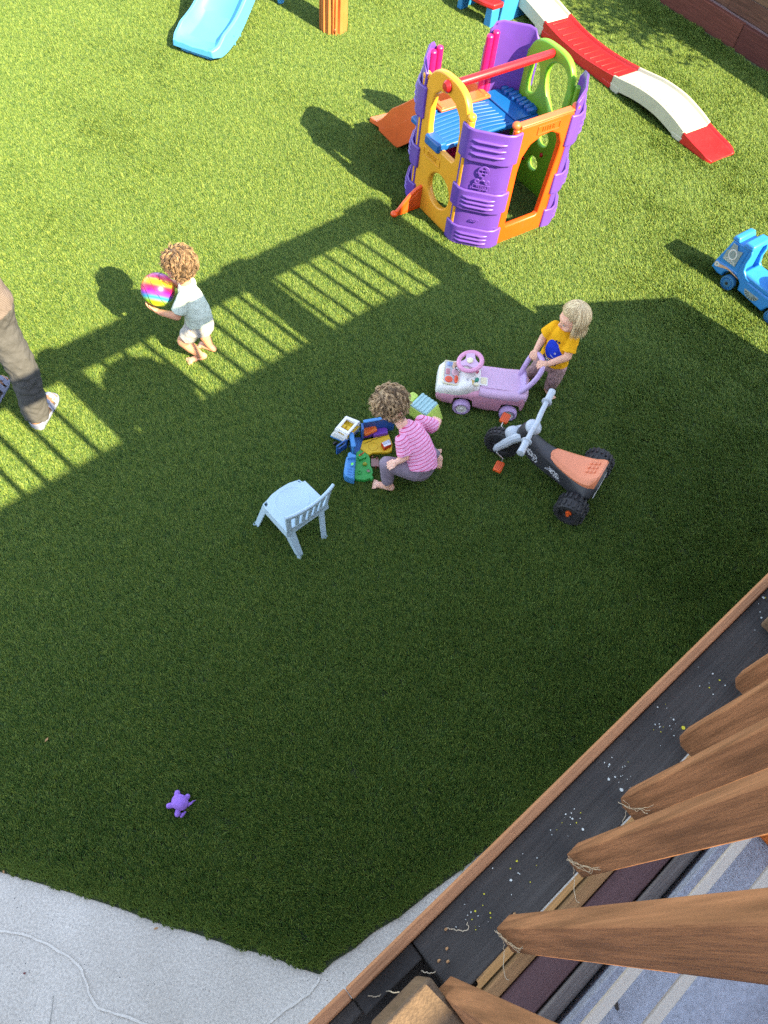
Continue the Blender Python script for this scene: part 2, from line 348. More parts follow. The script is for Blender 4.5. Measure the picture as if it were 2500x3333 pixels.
    L.new(jn.outputs[0], go.inputs[0]); md = ob.modifiers.new('turf', 'NODES'); md.node_group = ng

# ------------------------------------------------------------------ timber fence on a low sleeper wall (top right)
M_SLP = [wood('sleeper_%d' % i, c, 'x', var=.22, bump=.1) for i, c in enumerate(((88, 52, 44), (96, 56, 46), (84, 48, 42)))]
M_FBD = [wood('fence_board_%d' % i, c, 'x', var=.3, bump=.1) for i, c in enumerate(((98, 76, 58), (92, 66, 52), (86, 60, 48)))]
M_LEDGE = wood('sleeper_cap', (112, 92, 92), 'x')
fence = thing('timber_fence', 'dark brown board fence on low sleeper wall beside the toy coaster track', 'fence', FB, math.atan2(FD.y, FD.x))
def fplank(name, x0, x1, y0, y1, z0, z1, m, bev=.004):
    return MB().box((0, 0, 0), (x1-x0, abs(y1-y0), z1-z0)).obj(name, m, fence, loc=((x0+x1)/2, (y0+y1)/2, (z0+z1)/2), bevel=bev)
# local y points to -FN*-1 : x along FD, y = z cross x
_fy = Vector((-math.sin(math.atan2(FD.y, FD.x)), math.cos(math.atan2(FD.y, FD.x)), 0)); FS = 1 if _fy.dot(FN) > 0 else -1
for i, (a, b) in enumerate(((-6.2, -3.1), (-3.1, -.485), (-.477, 1.9), (1.908, 4.6))):
    fplank('sleeper', a, b, 0, .052*FS, 0, .238+.003*(i % 2), M_SLP[i % 3], .006)
for i, (a, b) in enumerate(((-6.2, -.98), (-.972, 4.6))): fplank('cap_board', a, b, .054*FS, .15*FS, .185, .232, M_LEDGE)
zz = .236; k = 0
while zz < 1.86:
    hgt = .172; off = 0 if k % 2 else .5
    for i, (a, b) in enumerate(((-6.2, -4.0+off), (-3.996+off, -1.3+off), (-1.296+off, 1.2-off), (1.204-off, 4.6))):
        fplank('fence_board', a, b, (.10+.006*((k+i) % 2))*FS, .135*FS, zz, zz+hgt-.006, M_FBD[(k+i) % 3], .003)
    zz += hgt; k += 1
for x in (-6, -4, -2, 0, 2, 4): fplank('fence_post', x-.045, x+.045, .137*FS, .227*FS, 0, 1.9, M_SLP[0])

# ------------------------------------------------------------------ raised deck with railing, at the right
DD = Vector((.681, .732, 0)); DN = Vector((.732, -.681, 0)); DA = Vector((0, -.081, 0)); DROT = math.atan2(DD.y, DD.x)
deck = thing('raised_deck', 'weathered brown timber deck with baluster railing in the near corner', 'deck', DA, DROT)
# local axes: x along the rail, y = -inward
def dk(name, s0, s1, o0, o1, z0, z1, m, bev=.003, parent=None):
    return MB().box((0, 0, 0), (s1-s0, o1-o0, z1-z0)).obj(name, m, parent or deck, loc=((s0+s1)/2, -(o0+o1)/2, (z0+z1)/2), bevel=bev)
M_TRIM = wood('trim_wood', (156, 112, 80), 'x', var=.12)
M_BAL = wood('baluster_wood', (130, 92, 64), 'z', var=.34, bump=.14)
M_DARK = wood('tarred_board', (64, 62, 60), 'x', var=.22, bump=.12)
M_RAIL = wood('lower_rail_wood', (140, 108, 74), 'x')
M_MAROON = wood('maroon_board', (92, 72, 74), 'x', var=.1)
M_GREYB = wood('grey_board', (104, 100, 98), 'x')
M_DFLOOR = mat('deck_coating', srgb(146, 154, 168), rough=.85, var=.16, scale=140, bump=.3, bscale=220)
dk('outer_trim', -3.2, .0675, -.001, .017, 2.285, 2.344, M_TRIM); dk('outer_trim', .0685, 3.95, 0, .018, 2.285, 2.345, M_TRIM)
dk('ledge_board', .190, 2.4, .019, .124, 2.30, 2.334, M_DARK); dk('ledge_board', 2.403, 3.9, .019, .124, 2.30, 2.334, M_DARK)
dk('ledge_board', .0705, .1888, .0175, .048, 2.296, 2.327, M_DARK); dk('ledge_board', -3.2, .0695, .0172, .042, 2.292, 2.324, M_DARK); dk('dark_gap_filler', -3.2, .24, .02, .138, 2.24, 2.28, M_DARK)  # last piece: dark filler added so the gap behind the narrow ledge looks shaded
dk('lower_rail', -3.2, 3.9, .141, .161, 2.30, 2.352, M_RAIL)
dk('floor_edge_board', -3.2, 3.9, .163, .213, 2.28, 2.348, M_MAROON); dk('floor_edge_board', -3.2, 3.9, .216, .238, 2.28, 2.356, M_GREYB)
dk('deck_floor', -3.2, 3.9, .246, 2.6, 2.25, 2.385, M_DFLOOR)
dk('rim_joist', -3.2, 3.9, .165, .205, 2.04, 2.275, M_RAIL)
BS = [.962, .787, .62, .481, .315, .187]
BS += [.962+.15*i for i in range(1, 20)]+[-.10-.15*i for i in range(20)]
POSTS = (.117, 1.16, 2.60, 3.78, -1.6)
for s in BS:
    if any(abs(s-p) < (.0, .08, .11, .18, .1)[POSTS.index(p)] for p in POSTS): continue
    w_, dp = .031, .044; z0, z1 = 2.362, (3.33 if s in (.187, .315) else 3.24); o0 = .088
    b = MB(); zs = [(z0, o0+.016), (z0+.018, o0)]
    b.hexa([(-w_/2, -(o0+.012), z0), (w_/2, -(o0+.012), z0), (w_/2, -(o0+dp), z0), (-w_/2, -(o0+dp), z0)],
           [(-w_/2, -o0, z0+.022), (w_/2, -o0, z0+.022), (w_/2, -(o0+dp), z0+.022), (-w_/2, -(o0+dp), z0+.022)])
    b = MB(); q = [(-w_/2, -o0-dp), (w_/2, -o0-dp), (w_/2, -o0), (-w_/2, -o0)]
    ring0 = [(x, y if i < 2 else y-.014, z0) for i, (x, y) in enumerate(q)]
    b.loft([ring0, [(x, y, z0+.024) for x, y in q], [(x, y, (z0+z1)/2) for x, y in q], [(x, y, z1) for x, y in q]])
    b.v = [(x-.047*(z-z0), y, z) for x, y, z in b.v]
    b.obj('baluster', M_BAL, deck, loc=(s, 0, 0), bevel=.0022, seg=2)
for i, p in enumerate(POSTS):
    wp = (.098, .115, .20, .30, .2)[i]
    dk('rail_post', p-wp/2, p+wp/2, .056, .150, 2.352, (2.50 if i == 0 else 3.24), wood('post_wood', (96, 80, 64), 'z', var=.2), .006)
dk('rail_cap', -3.2, 3.98, .214, .35, 3.292, 3.336, M_TRIM, .006); dk('top_rail', -3.2, 3.98, .275, .313, 3.186, 3.290, M_RAIL)
# return rail at the deck's end
dk('rail_cap', 3.84, 3.98,   .352, 2.5, 3.292, 3.336, M_TRIM); dk('end_board', 3.88, 3.92, .32, 2.5, 2.05, 3.290, M_RAIL)
for s in (-2.9, .4, 3.7): dk('support_post', s-.05, s+.05, .22, .32, 0.006, 2.245, M_RAIL)
# ------------------------------------------------------------------ house behind the deck and an added shade box beside it: out of view, they shade the yard
house = thing('house', 'grey rendered house wall behind the deck', 'house', DA, DROT)
M_WALL = mat('house_render', (.42, .41, .39), rough=.9, var=.08, bump=.1); M_ROOF = mat('roof_tile', (.10, .09, .085), rough=.9, var=.2, scale=20)
def hb(name, s0, s1, o0, o1, z0, z1, m): return MB().box((0, 0, 0), (s1-s0, o1-o0, z1-z0)).obj(name, m, house, loc=((s0+s1)/2, -(o0+o1)/2, (z0+z1)/2))
hb('wall', -3.2, 3.55, 2.62, 2.85, .004, 4.325, M_WALL); hb('wall', -8, -3.2, .3, 2.85, .004, 4.325, M_WALL); hb('roof', -8.2, 3.58, 2.45, 5.2, 4.33, 4.417, M_ROOF)
hb('wall', -3.2, 3.55, .9, 1.0, .004, 2.245, M_WALL)
_p = Vector((2.81, 2.71, 0)); _q = Vector((3.88, 3.02, 0)); _e = (_q-_p).normalized(); _n = Vector((_e.y, -_e.x, 0))
shade_box = MB(); shade_box.hexa([_p+Vector((0, 0, .01)), _q+Vector((0, 0, .01)), _q+_n*2+Vector((0, 0, .01)), _p+_n*2+Vector((0, 0, .01))], [_p+Vector((0, 0, 2)), _q+Vector((0, 0, 2)), _q+_n*2+Vector((0, 0, 2.3)), _p+_n*2+Vector((0, 0, 2.3))])
tag(shade_box.obj('yard_shade_box', M_WALL), 'plain rendered box added past the end of the deck to shade the yard', 'shade_box')  # unseen box, shaped to cast the stepped shadow edge past the deck
# ------------------------------------------------------------------ activity playhouse
P_PUR = plastic('purple_plastic', (90, 60, 152)); P_YEL = plastic('yellow_plastic', (206, 146, 38)); P_ORA = plastic('orange_plastic', (214, 78, 16))
P_GRN = plastic('lime_plastic', (100, 160, 34)); P_MAG = plastic('magenta_plastic', (176, 16, 92)); P_BLU = plastic('blue_plastic', (12, 82, 150))
P_RED = plastic('red_plastic', (172, 18, 28)); P_SLO = plastic('slide_orange_plastic', (202, 92, 44))
GZ = .014
ph = thing('playhouse', 'plastic activity playhouse of purple corner towers with yellow, orange and green panels', 'playhouse', (.4015, 5.313, GZ), R_(40))
H_, Q_ = .47, .23
def side_frame(axis):       # 4x4 from panel (across, up, outwards)
    return {'yellow': frame((0, -1, 0), (0, 0, 1), (-H_, 0, 0)), 'orange': frame((1, 0, 0), (0, 0, 1), (0, -H_, 0)), 'green': frame((0, 1, 0), (0, 0, 1), (H_, 0, 0))}[axis]
# yellow panel (across = -y)
MY = side_frame('yellow')
arch = [(-.245, .0), (.245, .0), (.245, .86)]+[(.01+.25*math.cos(R_(a))**1 if False else .005+.245*math.copysign(abs(math.cos(R_(a)))**.75, math.cos(R_(a))), .86+.225*abs(math.sin(R_(a)))**.85) for a in range(8, 173, 8)]+[(-.245, .86)]
win = [(-.135, .585), (-.12, .565), (.15, .565), (.175, .59), (.178, .80), (.15, .89), (.09, .945), (.01, .965), (-.08, .945), (-.13, .90), (-.15, .80), (-.15, .66)]
yp = panel('yellow_panel', arch, [win, oval(.128, .128, .055, .272)], .05, P_YEL, ph, MY, bevel=.014, res=3)
fe = panel('logo_frame', rrect(.20, .062, .008), [rrect(.188, .05, .006)], .008, P_YEL, yp, MY @ Matrix.Translation((-.07, .475, .026)), bevel=.002)
text('lettering', 'FEBER', .044, .004, P_YEL, yp, MY @ Matrix.Translation((-.07, .475, .026)))
for sx, zt_ in ((-1, .93), (1, .95)):
    b = MB(); b.tube([(-H_-.004, .262*sx, .02), (-H_-.004, .262*sx, zt_)], .026, 14); b.obj('edge_column', P_YEL, ph, bevel=.01)
    k_ = MB(); k_.ell((-H_-.004, .262*sx, zt_+.012), (.03, .03, .03)); k_.obj('corner_knob', P_YEL, ph)
# orange door panel
MO = side_frame('orange')
dooro = [(-.235, 0), (.235, 0), (.235, .93), (-.235, .93)]
doorh = [(-.165, .160), (-.145, .140), (.135, .140), (.155, .155), (.185, .62), (.184, .71), (.14, .79), (.06, .828), (-.02, .822), (-.11, .78), (-.16, .70), (-.172, .60)]
op = panel('orange_panel', dooro, [doorh], .05, P_ORA, ph, MO, bevel=.013, res=3)
panel('logo_frame', rrect(.20, .06, .008), [rrect(.188, .048, .006)], .008, P_ORA, op, MO @ Matrix.Translation((.02, .873, .026)), bevel=.002)
text('lettering', 'FEBER', .043, .004, P_ORA, op, MO @ Matrix.Translation((.02, .873, .026)))
for sx in (-1, 1):
    b = MB(); b.tube([(.25*sx, -H_-.004, .02), (.25*sx, -H_-.004, .92)], .024, 14); b.obj('edge_column', P_ORA, ph, bevel=.01)
    k_ = MB(); k_.ell((.262*sx, -H_, .945), (.03, .03, .026)); k_.obj('corner_knob', P_SLO, ph)
MB().box((0, -H_, .936), (.47, .056, .016)).obj('top_cap', P_SLO, ph, bevel=.006)
# green panel (across = +y)
MGR = side_frame('green')
grn = [(-.245, 0), (.27, 0), (.27, .90)]+[(.03+.25*math.copysign(abs(math.cos(R_(a)))**.7, math.cos(R_(a))), .86+.205*abs(math.sin(R_(a)))**.8) for a in range(10, 171, 8)]+[(-.245, .86)]
h1 = smooth_path([(-.175, .70), (-.18, .84), (-.165, .93), (-.11, .975), (-.03, .975), (.03, .93), (.05, .86), (.015, .76), (-.045, .68), (-.09, .635), (-.14, .64)], 3)
h2 = smooth_path([(.215, .86), (.16, .90), (.115, .85), (.10, .76), (.14, .68), (.20, .66), (.22, .74)], 3)
gp = panel('green_panel', grn, [h1, h2, oval(.055, .055, -.045, .215), oval(.06, .06, -.085, .44), oval(.03, .03, .10, .34), oval(.045, .045, .13, .52)], .05, P_GRN, ph, MGR, bevel=.013, res=3)
for y_, z_ in ((.045, .30), (.06, .20), (-.12, .33)):
    d_ = MB(); d_.lathe([(.016, -.006), (.016, .006), (.010, .012)], 12, MGR @ Matrix.Translation((y_, z_, -.026)) @ Matrix.Rotation(math.pi, 4, 'X')); d_.obj('stud', P_RED, gp)
for sx in (-1, 1):
    b = MB(); b.tube([(H_+.004, .27*sx, .02), (H_+.004, .27*sx, .93)], .026, 14); b.obj('edge_column', P_GRN, ph, bevel=.01)
# purple corner towers
def tower_poly(out, ext, th=.02, push=.012):
    A = Vector((-H_-push, -Q_+ext)); B = Vector((-Q_+ext, -H_-push)); m = (B-A); nrm = Vector((-1, -1)).normalized()
    out = out+ext*.707
    ou = [A+Vector((-.02, 0)), A+m*.09+nrm*out*.78, A+m*.22+nrm*out, A+m*.78+nrm*out, A+m*.91+nrm*out*.78, B+Vector((0, -.02))]
    inn = [p-nrm*th for p in ou]; inn[0] = A+Vector((.004, 0)); inn[-1] = B+Vector((0, .004))
    return [(p.x, p.y) for p in ou]+[(p.x, p.y) for p in reversed(inn)]
EMB = frame((1, -1, 0), (0, 0, 1), (-(H_+Q_)/2-.048, -(H_+Q_)/2-.048, 0))
for k, (nm, top) in enumerate((('front', .905), ('right', 1.045), ('back', 1.07), ('left', 1.045))):
    rot = Matrix.Rotation(R_(90*k), 4, 'Z')
    b = MB(); b.prism(tower_poly(.060, -.008), .01, .88, rot)
    if top > 1:      # the tall towers end in a rounded crest
        pl = tower_poly(.060, -.008); dz = [.06, .012, 0, 0, .012, .06]; dz = dz+dz[::-1]
        b = MB(); b.loft([[rot @ Vector((x, y, .01)) for x, y in pl], [rot @ Vector((x, y, top-.08)) for x, y in pl], [rot @ Vector((x, y, top-q_)) for (x, y), q_ in zip(pl, dz)]])
    tw = b.obj('tower', P_PUR, ph, bevel=.008, seg=3)
    for (z0, z1) in ((.0, .165), (.295, .465), (.675, .905)):
        bd = MB(); bd.prism(tower_poly(.080, .016, push=.020), z0+.004, z1, rot); bo = bd.obj('band', P_PUR, tw, bevel=.012, seg=3)
        for j in range(3):
            zc_ = z0+(z1-z0)*(.30+.2*j); pl = tower_poly(.104, -.06, .03)
            MB().prism(pl, zc_-.009, zc_+.009, rot).obj('rib', P_PUR, bo, bevel=.008, seg=3)
    if k == 0:
        T = lambda x, z: EMB @ Matrix.Translation((x, z, .016))
        panel('emblem', oval(.042, .042), [rrect(.02, .02, .002, x, y) for x in (-.024, 0, .024) for y in (-.024, 0, .024) if abs(x)+abs(y) < .03], .008, P_PUR, tw, T(0, .618), bevel=.0015)
        panel('emblem', [(-.006, .57), (.006, .57), (.006, .555), (.036, .543), (.03, .537), (0, .548), (-.03, .537), (-.036, .543), (-.006, .555)], [], .008, P_PUR, tw, T(0, .004), bevel=.0015)
        for x in (-.036, .036): panel('emblem', oval(.019, .019, n=16), [oval(.008, .008, n=12)], .008, P_PUR, tw, T(x, .542), bevel=.0015)
        panel('logo_frame', rrect(.125, .036, .004), [rrect(.116, .028, .003)], .007, P_PUR, tw, T(0, .502), bevel=.0015)
        text('lettering', 'FEBER', .028, .004, P_PUR, tw, T(0, .502)); text('lettering', '1998 ©', .014, .003, P_PUR, tw, T(0, .476)); text('lettering', 'C&D', .03, .003, P_PUR, tw, T(0, .225), shear=.3)
# magenta posts at the slide gate and the low panel between them
for x in (-.27, .235):
    b = MB(); b.tube([(x-.024, .452, .0), (x-.024, .452, 1.0)], .027, 14); b.tube([(x+.026, .447, .0), (x+.026, .447, 1.02)], .025, 14); b.obj('gate_post', P_MAG, ph, bevel=.012)
MB().box((-.015, .455, .26), (.44, .03, .50)).obj('low_panel', P_MAG, ph, bevel=.01)
# blue platform
pf = MB().box((0, .222, .558), (.90, .416, .045)).obj('platform', P_BLU, ph, bevel=.012, seg=3)
for j in range(9):
    y0 = .05+.042*j; b = MB(); b.tube(smooth_path([(-.42, y0, .582), (-.15, y0+.012, .584), (.02, y0+.010, .584), (.17, y0-.012, .582)], 5), .0055, 6); b.obj('ridge', P_BLU, pf)
b = MB()
for j in range(8): b.box((.39+.012*(j % 2), .045+.047*j, .605), (.09, .036, .05))
b.obj('bumper_strip', P_BLU, pf, bevel=.012)
MB().box((.30, .222, .588), (.16, .40, .016)).obj('end_plate', P_BLU, pf, bevel=.006)
MB().box((-.474, .075, .578), (.085, .17, .075)).obj('sill_clip', P_BLU, pf, bevel=.016, seg=3)
MB().box((.474, .115, .585), (.10, .12, .07)).obj('sill_clip', P_BLU, pf, bevel=.014, seg=3)
# orange slide off the far side
prof = smooth_path([(.36, .585), (.47, .580), (.58, .50), (.75, .35), (.95, .185), (1.12, .075), (1.30, .035)], 5)
sl_ = MB(); rings = []
for (y, z) in prof:
    hw = .20; wl = .03+.10*min(1, max(0, (y-.42)/.2)); wl = wl if y < 1.0 else max(.010, .13-(y-1.0)*.62)
    rings.append([(-hw-.022, y, z-.03), (-hw-.018, y, z+wl), (-hw+.012, y, z+wl), (-hw+.02, y, z+.008), (0, y, z), (hw-.02, y, z+.008), (hw-.012, y, z+wl), (hw+.018, y, z+wl), (hw+.022, y, z-.03), (0, y, z-.035)])
sl_.loft(rings); so_ = sl_.obj('slide', P_SLO, ph, bevel=.006, seg=2)
for sx in (-1, 1):
    rr_ = []
    for (y, z) in prof[3:-4]: rr_.append([(sx*.222, y, max(.0, z-.24)+.0), (sx*.222, y, z-.02), (sx*.205, y, z-.02), (sx*.205, y, max(.0, z-.24))])
    MB().loft(rr_).obj('slide_skirt', P_SLO, so_, bevel=.006)
MB().box((.0, .40, .598), (.47, .11, .022)).obj('slide_lip', P_SLO, so_, bevel=.008)
# red bar with its end cap
b = MB(); b.tube([(-.50, .0, 1.022), (.49, .03, 1.018)], .03, 8); rb = b.obj('red_bar', P_RED, ph, bevel=.008)
MB().lathe([(.022, 0), (.040, .0), (.040, .012), (.026, .03), (.004, .034)], 18, frame((0, 1, 0), (0, 0, 1), (-.496, .0, 1.022)) @ Matrix.Rotation(math.pi, 4, 'Y')).obj('end_cap', P_RED, rb)
# quarter-round stabiliser foot in front of the yellow panel
ft = [(-.48, .205), (-.48, .01), (-.72, .0), (-.735, .035), (-.70, .055), (-.665, .09), (-.61, .145), (-.55, .185)]
fo = panel('stabiliser_foot', ft, [], .03, P_ORA, ph, frame((1, 0, 0), (0, 0, 1), (0, .145, 0)), bevel=.008)
panel('inset', [(-.495, .18), (-.495, .035), (-.66, .03), (-.60, .12)], [], .034, plastic('dark_orange_plastic', (206, 84, 36)), fo, frame((1, 0, 0), (0, 0, 1), (0, .145, 0)), bevel=.004)
MB().ell((-.73, .145, .025), (.028, .03, .024)).obj('foot_knob', P_ORA, fo)

# ------------------------------------------------------------------ red and cream bumpy slide track
P_CREAM = plastic('cream_plastic', (178, 176, 158), rough=.45); P_TRED = plastic('track_red_plastic', (176, 22, 26), rough=.42)
TE = Vector((2.36, 6.249, 0)); TDv = Vector((.64, -.769, 0)); TNv = Vector((.769, .64, 0))
track = thing('coaster_track', 'long wavy toy coaster track in alternating red and cream sections', 'toy track', TE+Vector((0, 0, .014)), math.atan2(-TDv.y, -TDv.x))
# local x runs up the track from its low end, y = across (negative = far side handled below)
_ty = Vector((-math.sin(math.atan2(-TDv.y, -TDv.x)), math.cos(math.atan2(-TDv.y, -TDv.x)), 0)); TS = 1 if _ty.dot(TNv) > 0 else -1
tzp = [(0, .022), (.06, .03), (.2, .045), (.36, .075), (.5, .112), (.72, .148), (.95, .147), (1.12, .125), (1.3, .098), (1.5, .078), (1.75, .066), (2.0, .074), (2.2, .098), (2.4, .135), (2.65, .18), (2.95, .225), (3.3, .26)]
def tzat(t): return float(np.interp(t, [a for a, _ in _tzs], [b for _, b in _tzs]))
_tzs = smooth_path(tzp, 6); TW = .353
for (t0, t1, m, nm) in ((0, .362, P_TRED, 'end_section'), (.364, 1.30, P_CREAM, 'track_section'), (1.302, 2.33, P_TRED, 'track_section'), (2.332, 3.3, P_CREAM, 'track_section')):
    rings = []; n_ = max(8, int((t1-t0)/.05)); last = (t0 == 0)
    for i in range(n_+1):
        t = t0+(t1-t0)*i/n_; z = tzat(t); e = .02; bot = max(.004, z-.085) if not last else .004
        wl = .03 if not last else .022*min(1, .25+t/.15)
        rnd = 0 if not (last and t < .05) else (.05-t)*.5
        ys = [(0+rnd, bot), (rnd+.004, z+wl), (rnd+.022, z+wl), (rnd+.032, z), (TW-rnd-.032, z), (TW-rnd-.022, z+wl), (TW-rnd-.004, z+wl), (TW-rnd, bot), (TW/2, bot+.006)]
        rings.append([(t, y*TS, zz_) for y, zz_ in ys])
    sec = MB().loft(rings).obj(nm, m, track, bevel=.005, seg=2)
    if not last:
        t = t0+.07
        while t < t1-.04:
            z = tzat(t); sl2 = math.atan2(tzat(t+.01)-tzat(t-.01), .02)
            MB().box((t, TW/2*TS, z+.002), (.010, .19, .015), Matrix.Rotation(-sl2, 3, 'Y')).obj('rib', m, sec, bevel=.003); t += .083
        for tt in (t0+.05, t1-.06):
            z = tzat(tt); MB().hexa([(tt-.045, -.004*TS, .004), (tt+.045, -.004*TS, .004), (tt+.045, (TW+.004)*TS, .004), (tt-.045, (TW+.004)*TS, .004)], [(tt-.07, -.001*TS, z-.04), (tt+.07, -.001*TS, z-.04), (tt+.07, (TW+.001)*TS, z-.04), (tt-.07, (TW+.001)*TS, z-.04)]).obj('support_foot', m, sec, bevel=.008)

# ------------------------------------------------------------------ small picnic table (top edge)
P_TBL = plastic('table_blue_plastic', (44, 122, 172)); P_TRD = plastic('bench_red_plastic', (178, 30, 34))
pt = thing('picnic_table', "child's picnic table with red bench and pale blue legs at the top edge", 'table', G(1590, 96, .0)+Vector((0, 0, GZ)), R_(-42))
def taper(name, bot, top, m, par, bev=.01): return MB().hexa([Vector(p) for p in bot], [Vector(p) for p in top]).obj(name, m, par, bevel=bev, seg=3)
bench = smooth_path([(.02, .0), (-.10, -.035), (-.24, -.045), (-.38, -.03), (-.48, .01)], 5)
bp = [(x, y) for x, y in bench]+[(-.47, .15), (-.22, .11), (.03, .135)]
MBn = MB(); MBn.prism(bp, .165, .215); bo = MBn.obj('bench', P_TRD, pt, bevel=.014, seg=3)
for x in (-.08, -.2, -.32, -.4): MB().box((x, .045, .217), (.006, .11, .006), Matrix.Rotation(R_(6), 3, 'Z')).obj('seam', P_TRD, bo)
taper('bench_leg', [(-.075, -.01, 0), (.02, -.01, 0), (.02, .10, 0), (-.075, .10, 0)], [(-.075, .0, .165), (.01, .0, .165), (.01, .11, .165), (-.075, .11, .165)], P_TBL, pt)
taper('bench_leg', [(-.47, .0, 0), (-.40, .0, 0), (-.40, .10, 0), (-.47, .10, 0)], [(-.46, .0, .165), (-.40, .0, .165), (-.40, .11, .165), (-.46, .11, .165)], P_TBL, pt)
taper('end_panel', [(-.03, .12, 0), (.02, .12, 0), (.02, .62, 0), (-.03, .62, 0)], [(-.05, .20, .40), (.0, .20, .40), (.0, .56, .40), (-.05, .56, .40)], P_TBL, pt)
taper('end_panel', [(-.47, .12, 0), (-.42, .12, 0), (-.42, .62, 0), (-.47, .62, 0)], [(-.45, .20, .40), (-.40, .20, .40), (-.40, .56, .40), (-.45, .56, .40)], P_TBL, pt)
MB().box((-.225, .37, .22), (.37, .03, .3)).obj('stretcher', P_TBL, pt, bevel=.008)
MB().prism(rrect(.56, .42, .06, -.225, .39), .402, .44).obj('table_top', P_TRD, pt, bevel=.012)

# ------------------------------------------------------------------ moulded log post and blue slide (top left)
P_LOG = plastic('log_plastic', (172, 104, 52), rough=.5, var=.12); gp0 = G(1079, 118)
lp = thing('log_post', 'orange-brown moulded plastic log post at the top edge', 'post', (gp0.x, gp0.y+.115, .004))
b = MB(); n_ = 60; rings = []
rr0 = [(.128+.007*math.sin(j*2.1)+.006*math.sin(j*3.7+1)-(.010 if j % 5 == 0 else 0)) for j in range(n_)]
for i in range(15):
    z = 1.7*i/14; rings.append([(math.cos(2*math.pi*j/n_+.02*math.sin(z*6+j))*(rr0[j]+.003*math.sin(z*9+j*1.3)), math.sin(2*math.pi*j/n_+.02*math.sin(z*6+j))*(rr0[j]+.003*math.sin(z*9+j*1.3)), z) for j in range(n_)])
b.loft(rings); lo_ = b.obj('trunk', P_LOG, lp, smooth=50)
MB().ell((.035, -.126, .055), (.012, .012, .02)).obj('knot_hole', plastic('knot_plastic', (120, 66, 34)), lp)
MB().hexa([(.06, -.11, 0), (.115, -.13, 0), (.12, -.11, 0), (.07, -.08, 0)], [(.06, -.11, .012), (.10, -.125, .012), (.105, -.11, .012), (.07, -.08, .014)]).obj('peg', P_LOG, lp, bevel=.003)
P_SKY = plastic('sky_blue_plastic', (74, 152, 204), rough=.36)
p_l = G(570, 120, .12); p_r = G(690, 175, .12); ax = Vector((.30, .95, 0)).normalized()
bs = thing('blue_slide', 'pale blue plastic slide chute at the top left edge', 'slide', ((p_l+p_r)/2).to_tuple()[:2]+(GZ,), math.atan2(ax.y, ax.x))
pr = smooth_path([(-.02, .105), (.10, .085), (.25, .10), (.45, .165), (.8, .38), (1.2, .66), (1.6, .94)], 5); rings = []; hw = .215
for i, (x, z) in enumerate(pr):
    wl = .10 if x > .16 else .010+.09*max(0, min(1, (x+.0)/.17)); r_ = 0 if x > .06 else (.06-x)*.45
    pts = [(x, -hw-.03+r_, z-.05), (x, -hw-.022+r_, z+wl), (x, -hw+.008+r_, z+wl+.004), (x, -hw+.03+r_, z+wl*.5), (x, -hw+.075+r_, z+.010), (x, 0, z), (x, hw-.075-r_, z+.010), (x, hw-.03-r_, z+wl*.5), (x, hw-.008-r_, z+wl+.004), (x, hw+.022-r_, z+wl), (x, hw+.03-r_, z-.05), (x, 0, z-.055)]
    rings.append(pts)
ch = MB().loft(rings).obj('chute', P_SKY, bs, bevel=.008, seg=3)
ft_ = MB(); ft_.prism([(.02, -.16), (.02, .16), (.12, .19), (.26, .19), (.26, -.19), (.12, -.19)], 0, .065); ft_.obj('base_foot', P_SKY, bs, bevel=.02, seg=3)
for x, z in ((.30, .055), (.40, .09), (.30, .13)): MB().lathe([(.008, 0), (.008, .004)], 10, frame((1, 0, 0), (0, 0, 1), (x, -hw-.029, z))).obj('rivet', P_SKY, ch)
for sx in (-1, 1): MB().box((1.3, sx*.17, .34), (.06, .05, .68)).obj('leg', P_SKY, bs, bevel=.01)

# ------------------------------------------------------------------ blue ride-on engine (right edge)
P_EN = plastic('engine_blue_plastic', (40, 124, 196), rough=.34); P_EW = plastic('wheel_blue_plastic', (44, 104, 150), rough=.45); P_DEC = mat('decal_grey', srgb(134, 150, 150), rough=.5, var=.25, scale=90, bump=0); P_DK = plastic('black_plastic', (30, 31, 34), rough=.4); P_DW = mat('decal_white', srgb(206, 210, 206), rough=.5, var=.1, bump=0)
en = thing('ride_on_engine', 'bright blue ride-on toy engine with tall cab, cut off by the right edge', 'ride-on toy', (2.315, 4.674, GZ), math.atan2(-.74, .673))
# local x along, y across (far = +), z up
bpr = [(-.185, .075), (-.12, .055), (-.075, .06), (-.07, .10), (-.04, .125), (0, .135), (.045, .125), (.075, .10), (.085, .05), (.33, .03), (.345, .07), (.375, .115), (.42, .13), (.465, .115), (.50, .07), (.52, .04), (.62, .05), (.63, .16), (.30, .155), (.08, .16), (-.05, .165), (-.175, .15)]
by = [(x, z) for x, z in bpr]
panel('body', by, [], .20, P_EN, en, frame((1, 0, 0), (0, 0, 1), (0, .10, 0)), bevel=.016, res=3)
cb = MB(); cb.loft([[(-.178, .006, .14), (.03, .004, .14), (.03, .196, .14), (-.178, .194, .14)], [(-.145, .008, .28), (.02, .006, .28), (.02, .194, .28), (-.145, .192, .28)], [(-.132, .012, .35), (.022, .010, .365), (.022, .19, .365), (-.132, .188, .35)]])
cab = cb.obj('cab', P_EN, en, bevel=.014, seg=3)
MB().hexa([(-.045, -.004, .352), (.045, -.004, .36), (.045, .204, .36), (-.045, .204, .352)], [(-.04, .004, .392), (.035, .004, .40), (.035, .196, .40), (-.04, .196, .392)]).obj('roof', P_EN, cab, bevel=.012, seg=3)
MB().hexa([(-.145, .004, .345), (-.075, .004, .348), (-.075, .196, .348), (-.145, .196, .345)], [(-.138, .01, .378), (-.095, .01, .386), (-.095, .19, .386), (-.138, .19, .378)]).obj('roof_visor', P_EN, cab, bevel=.01, seg=3)
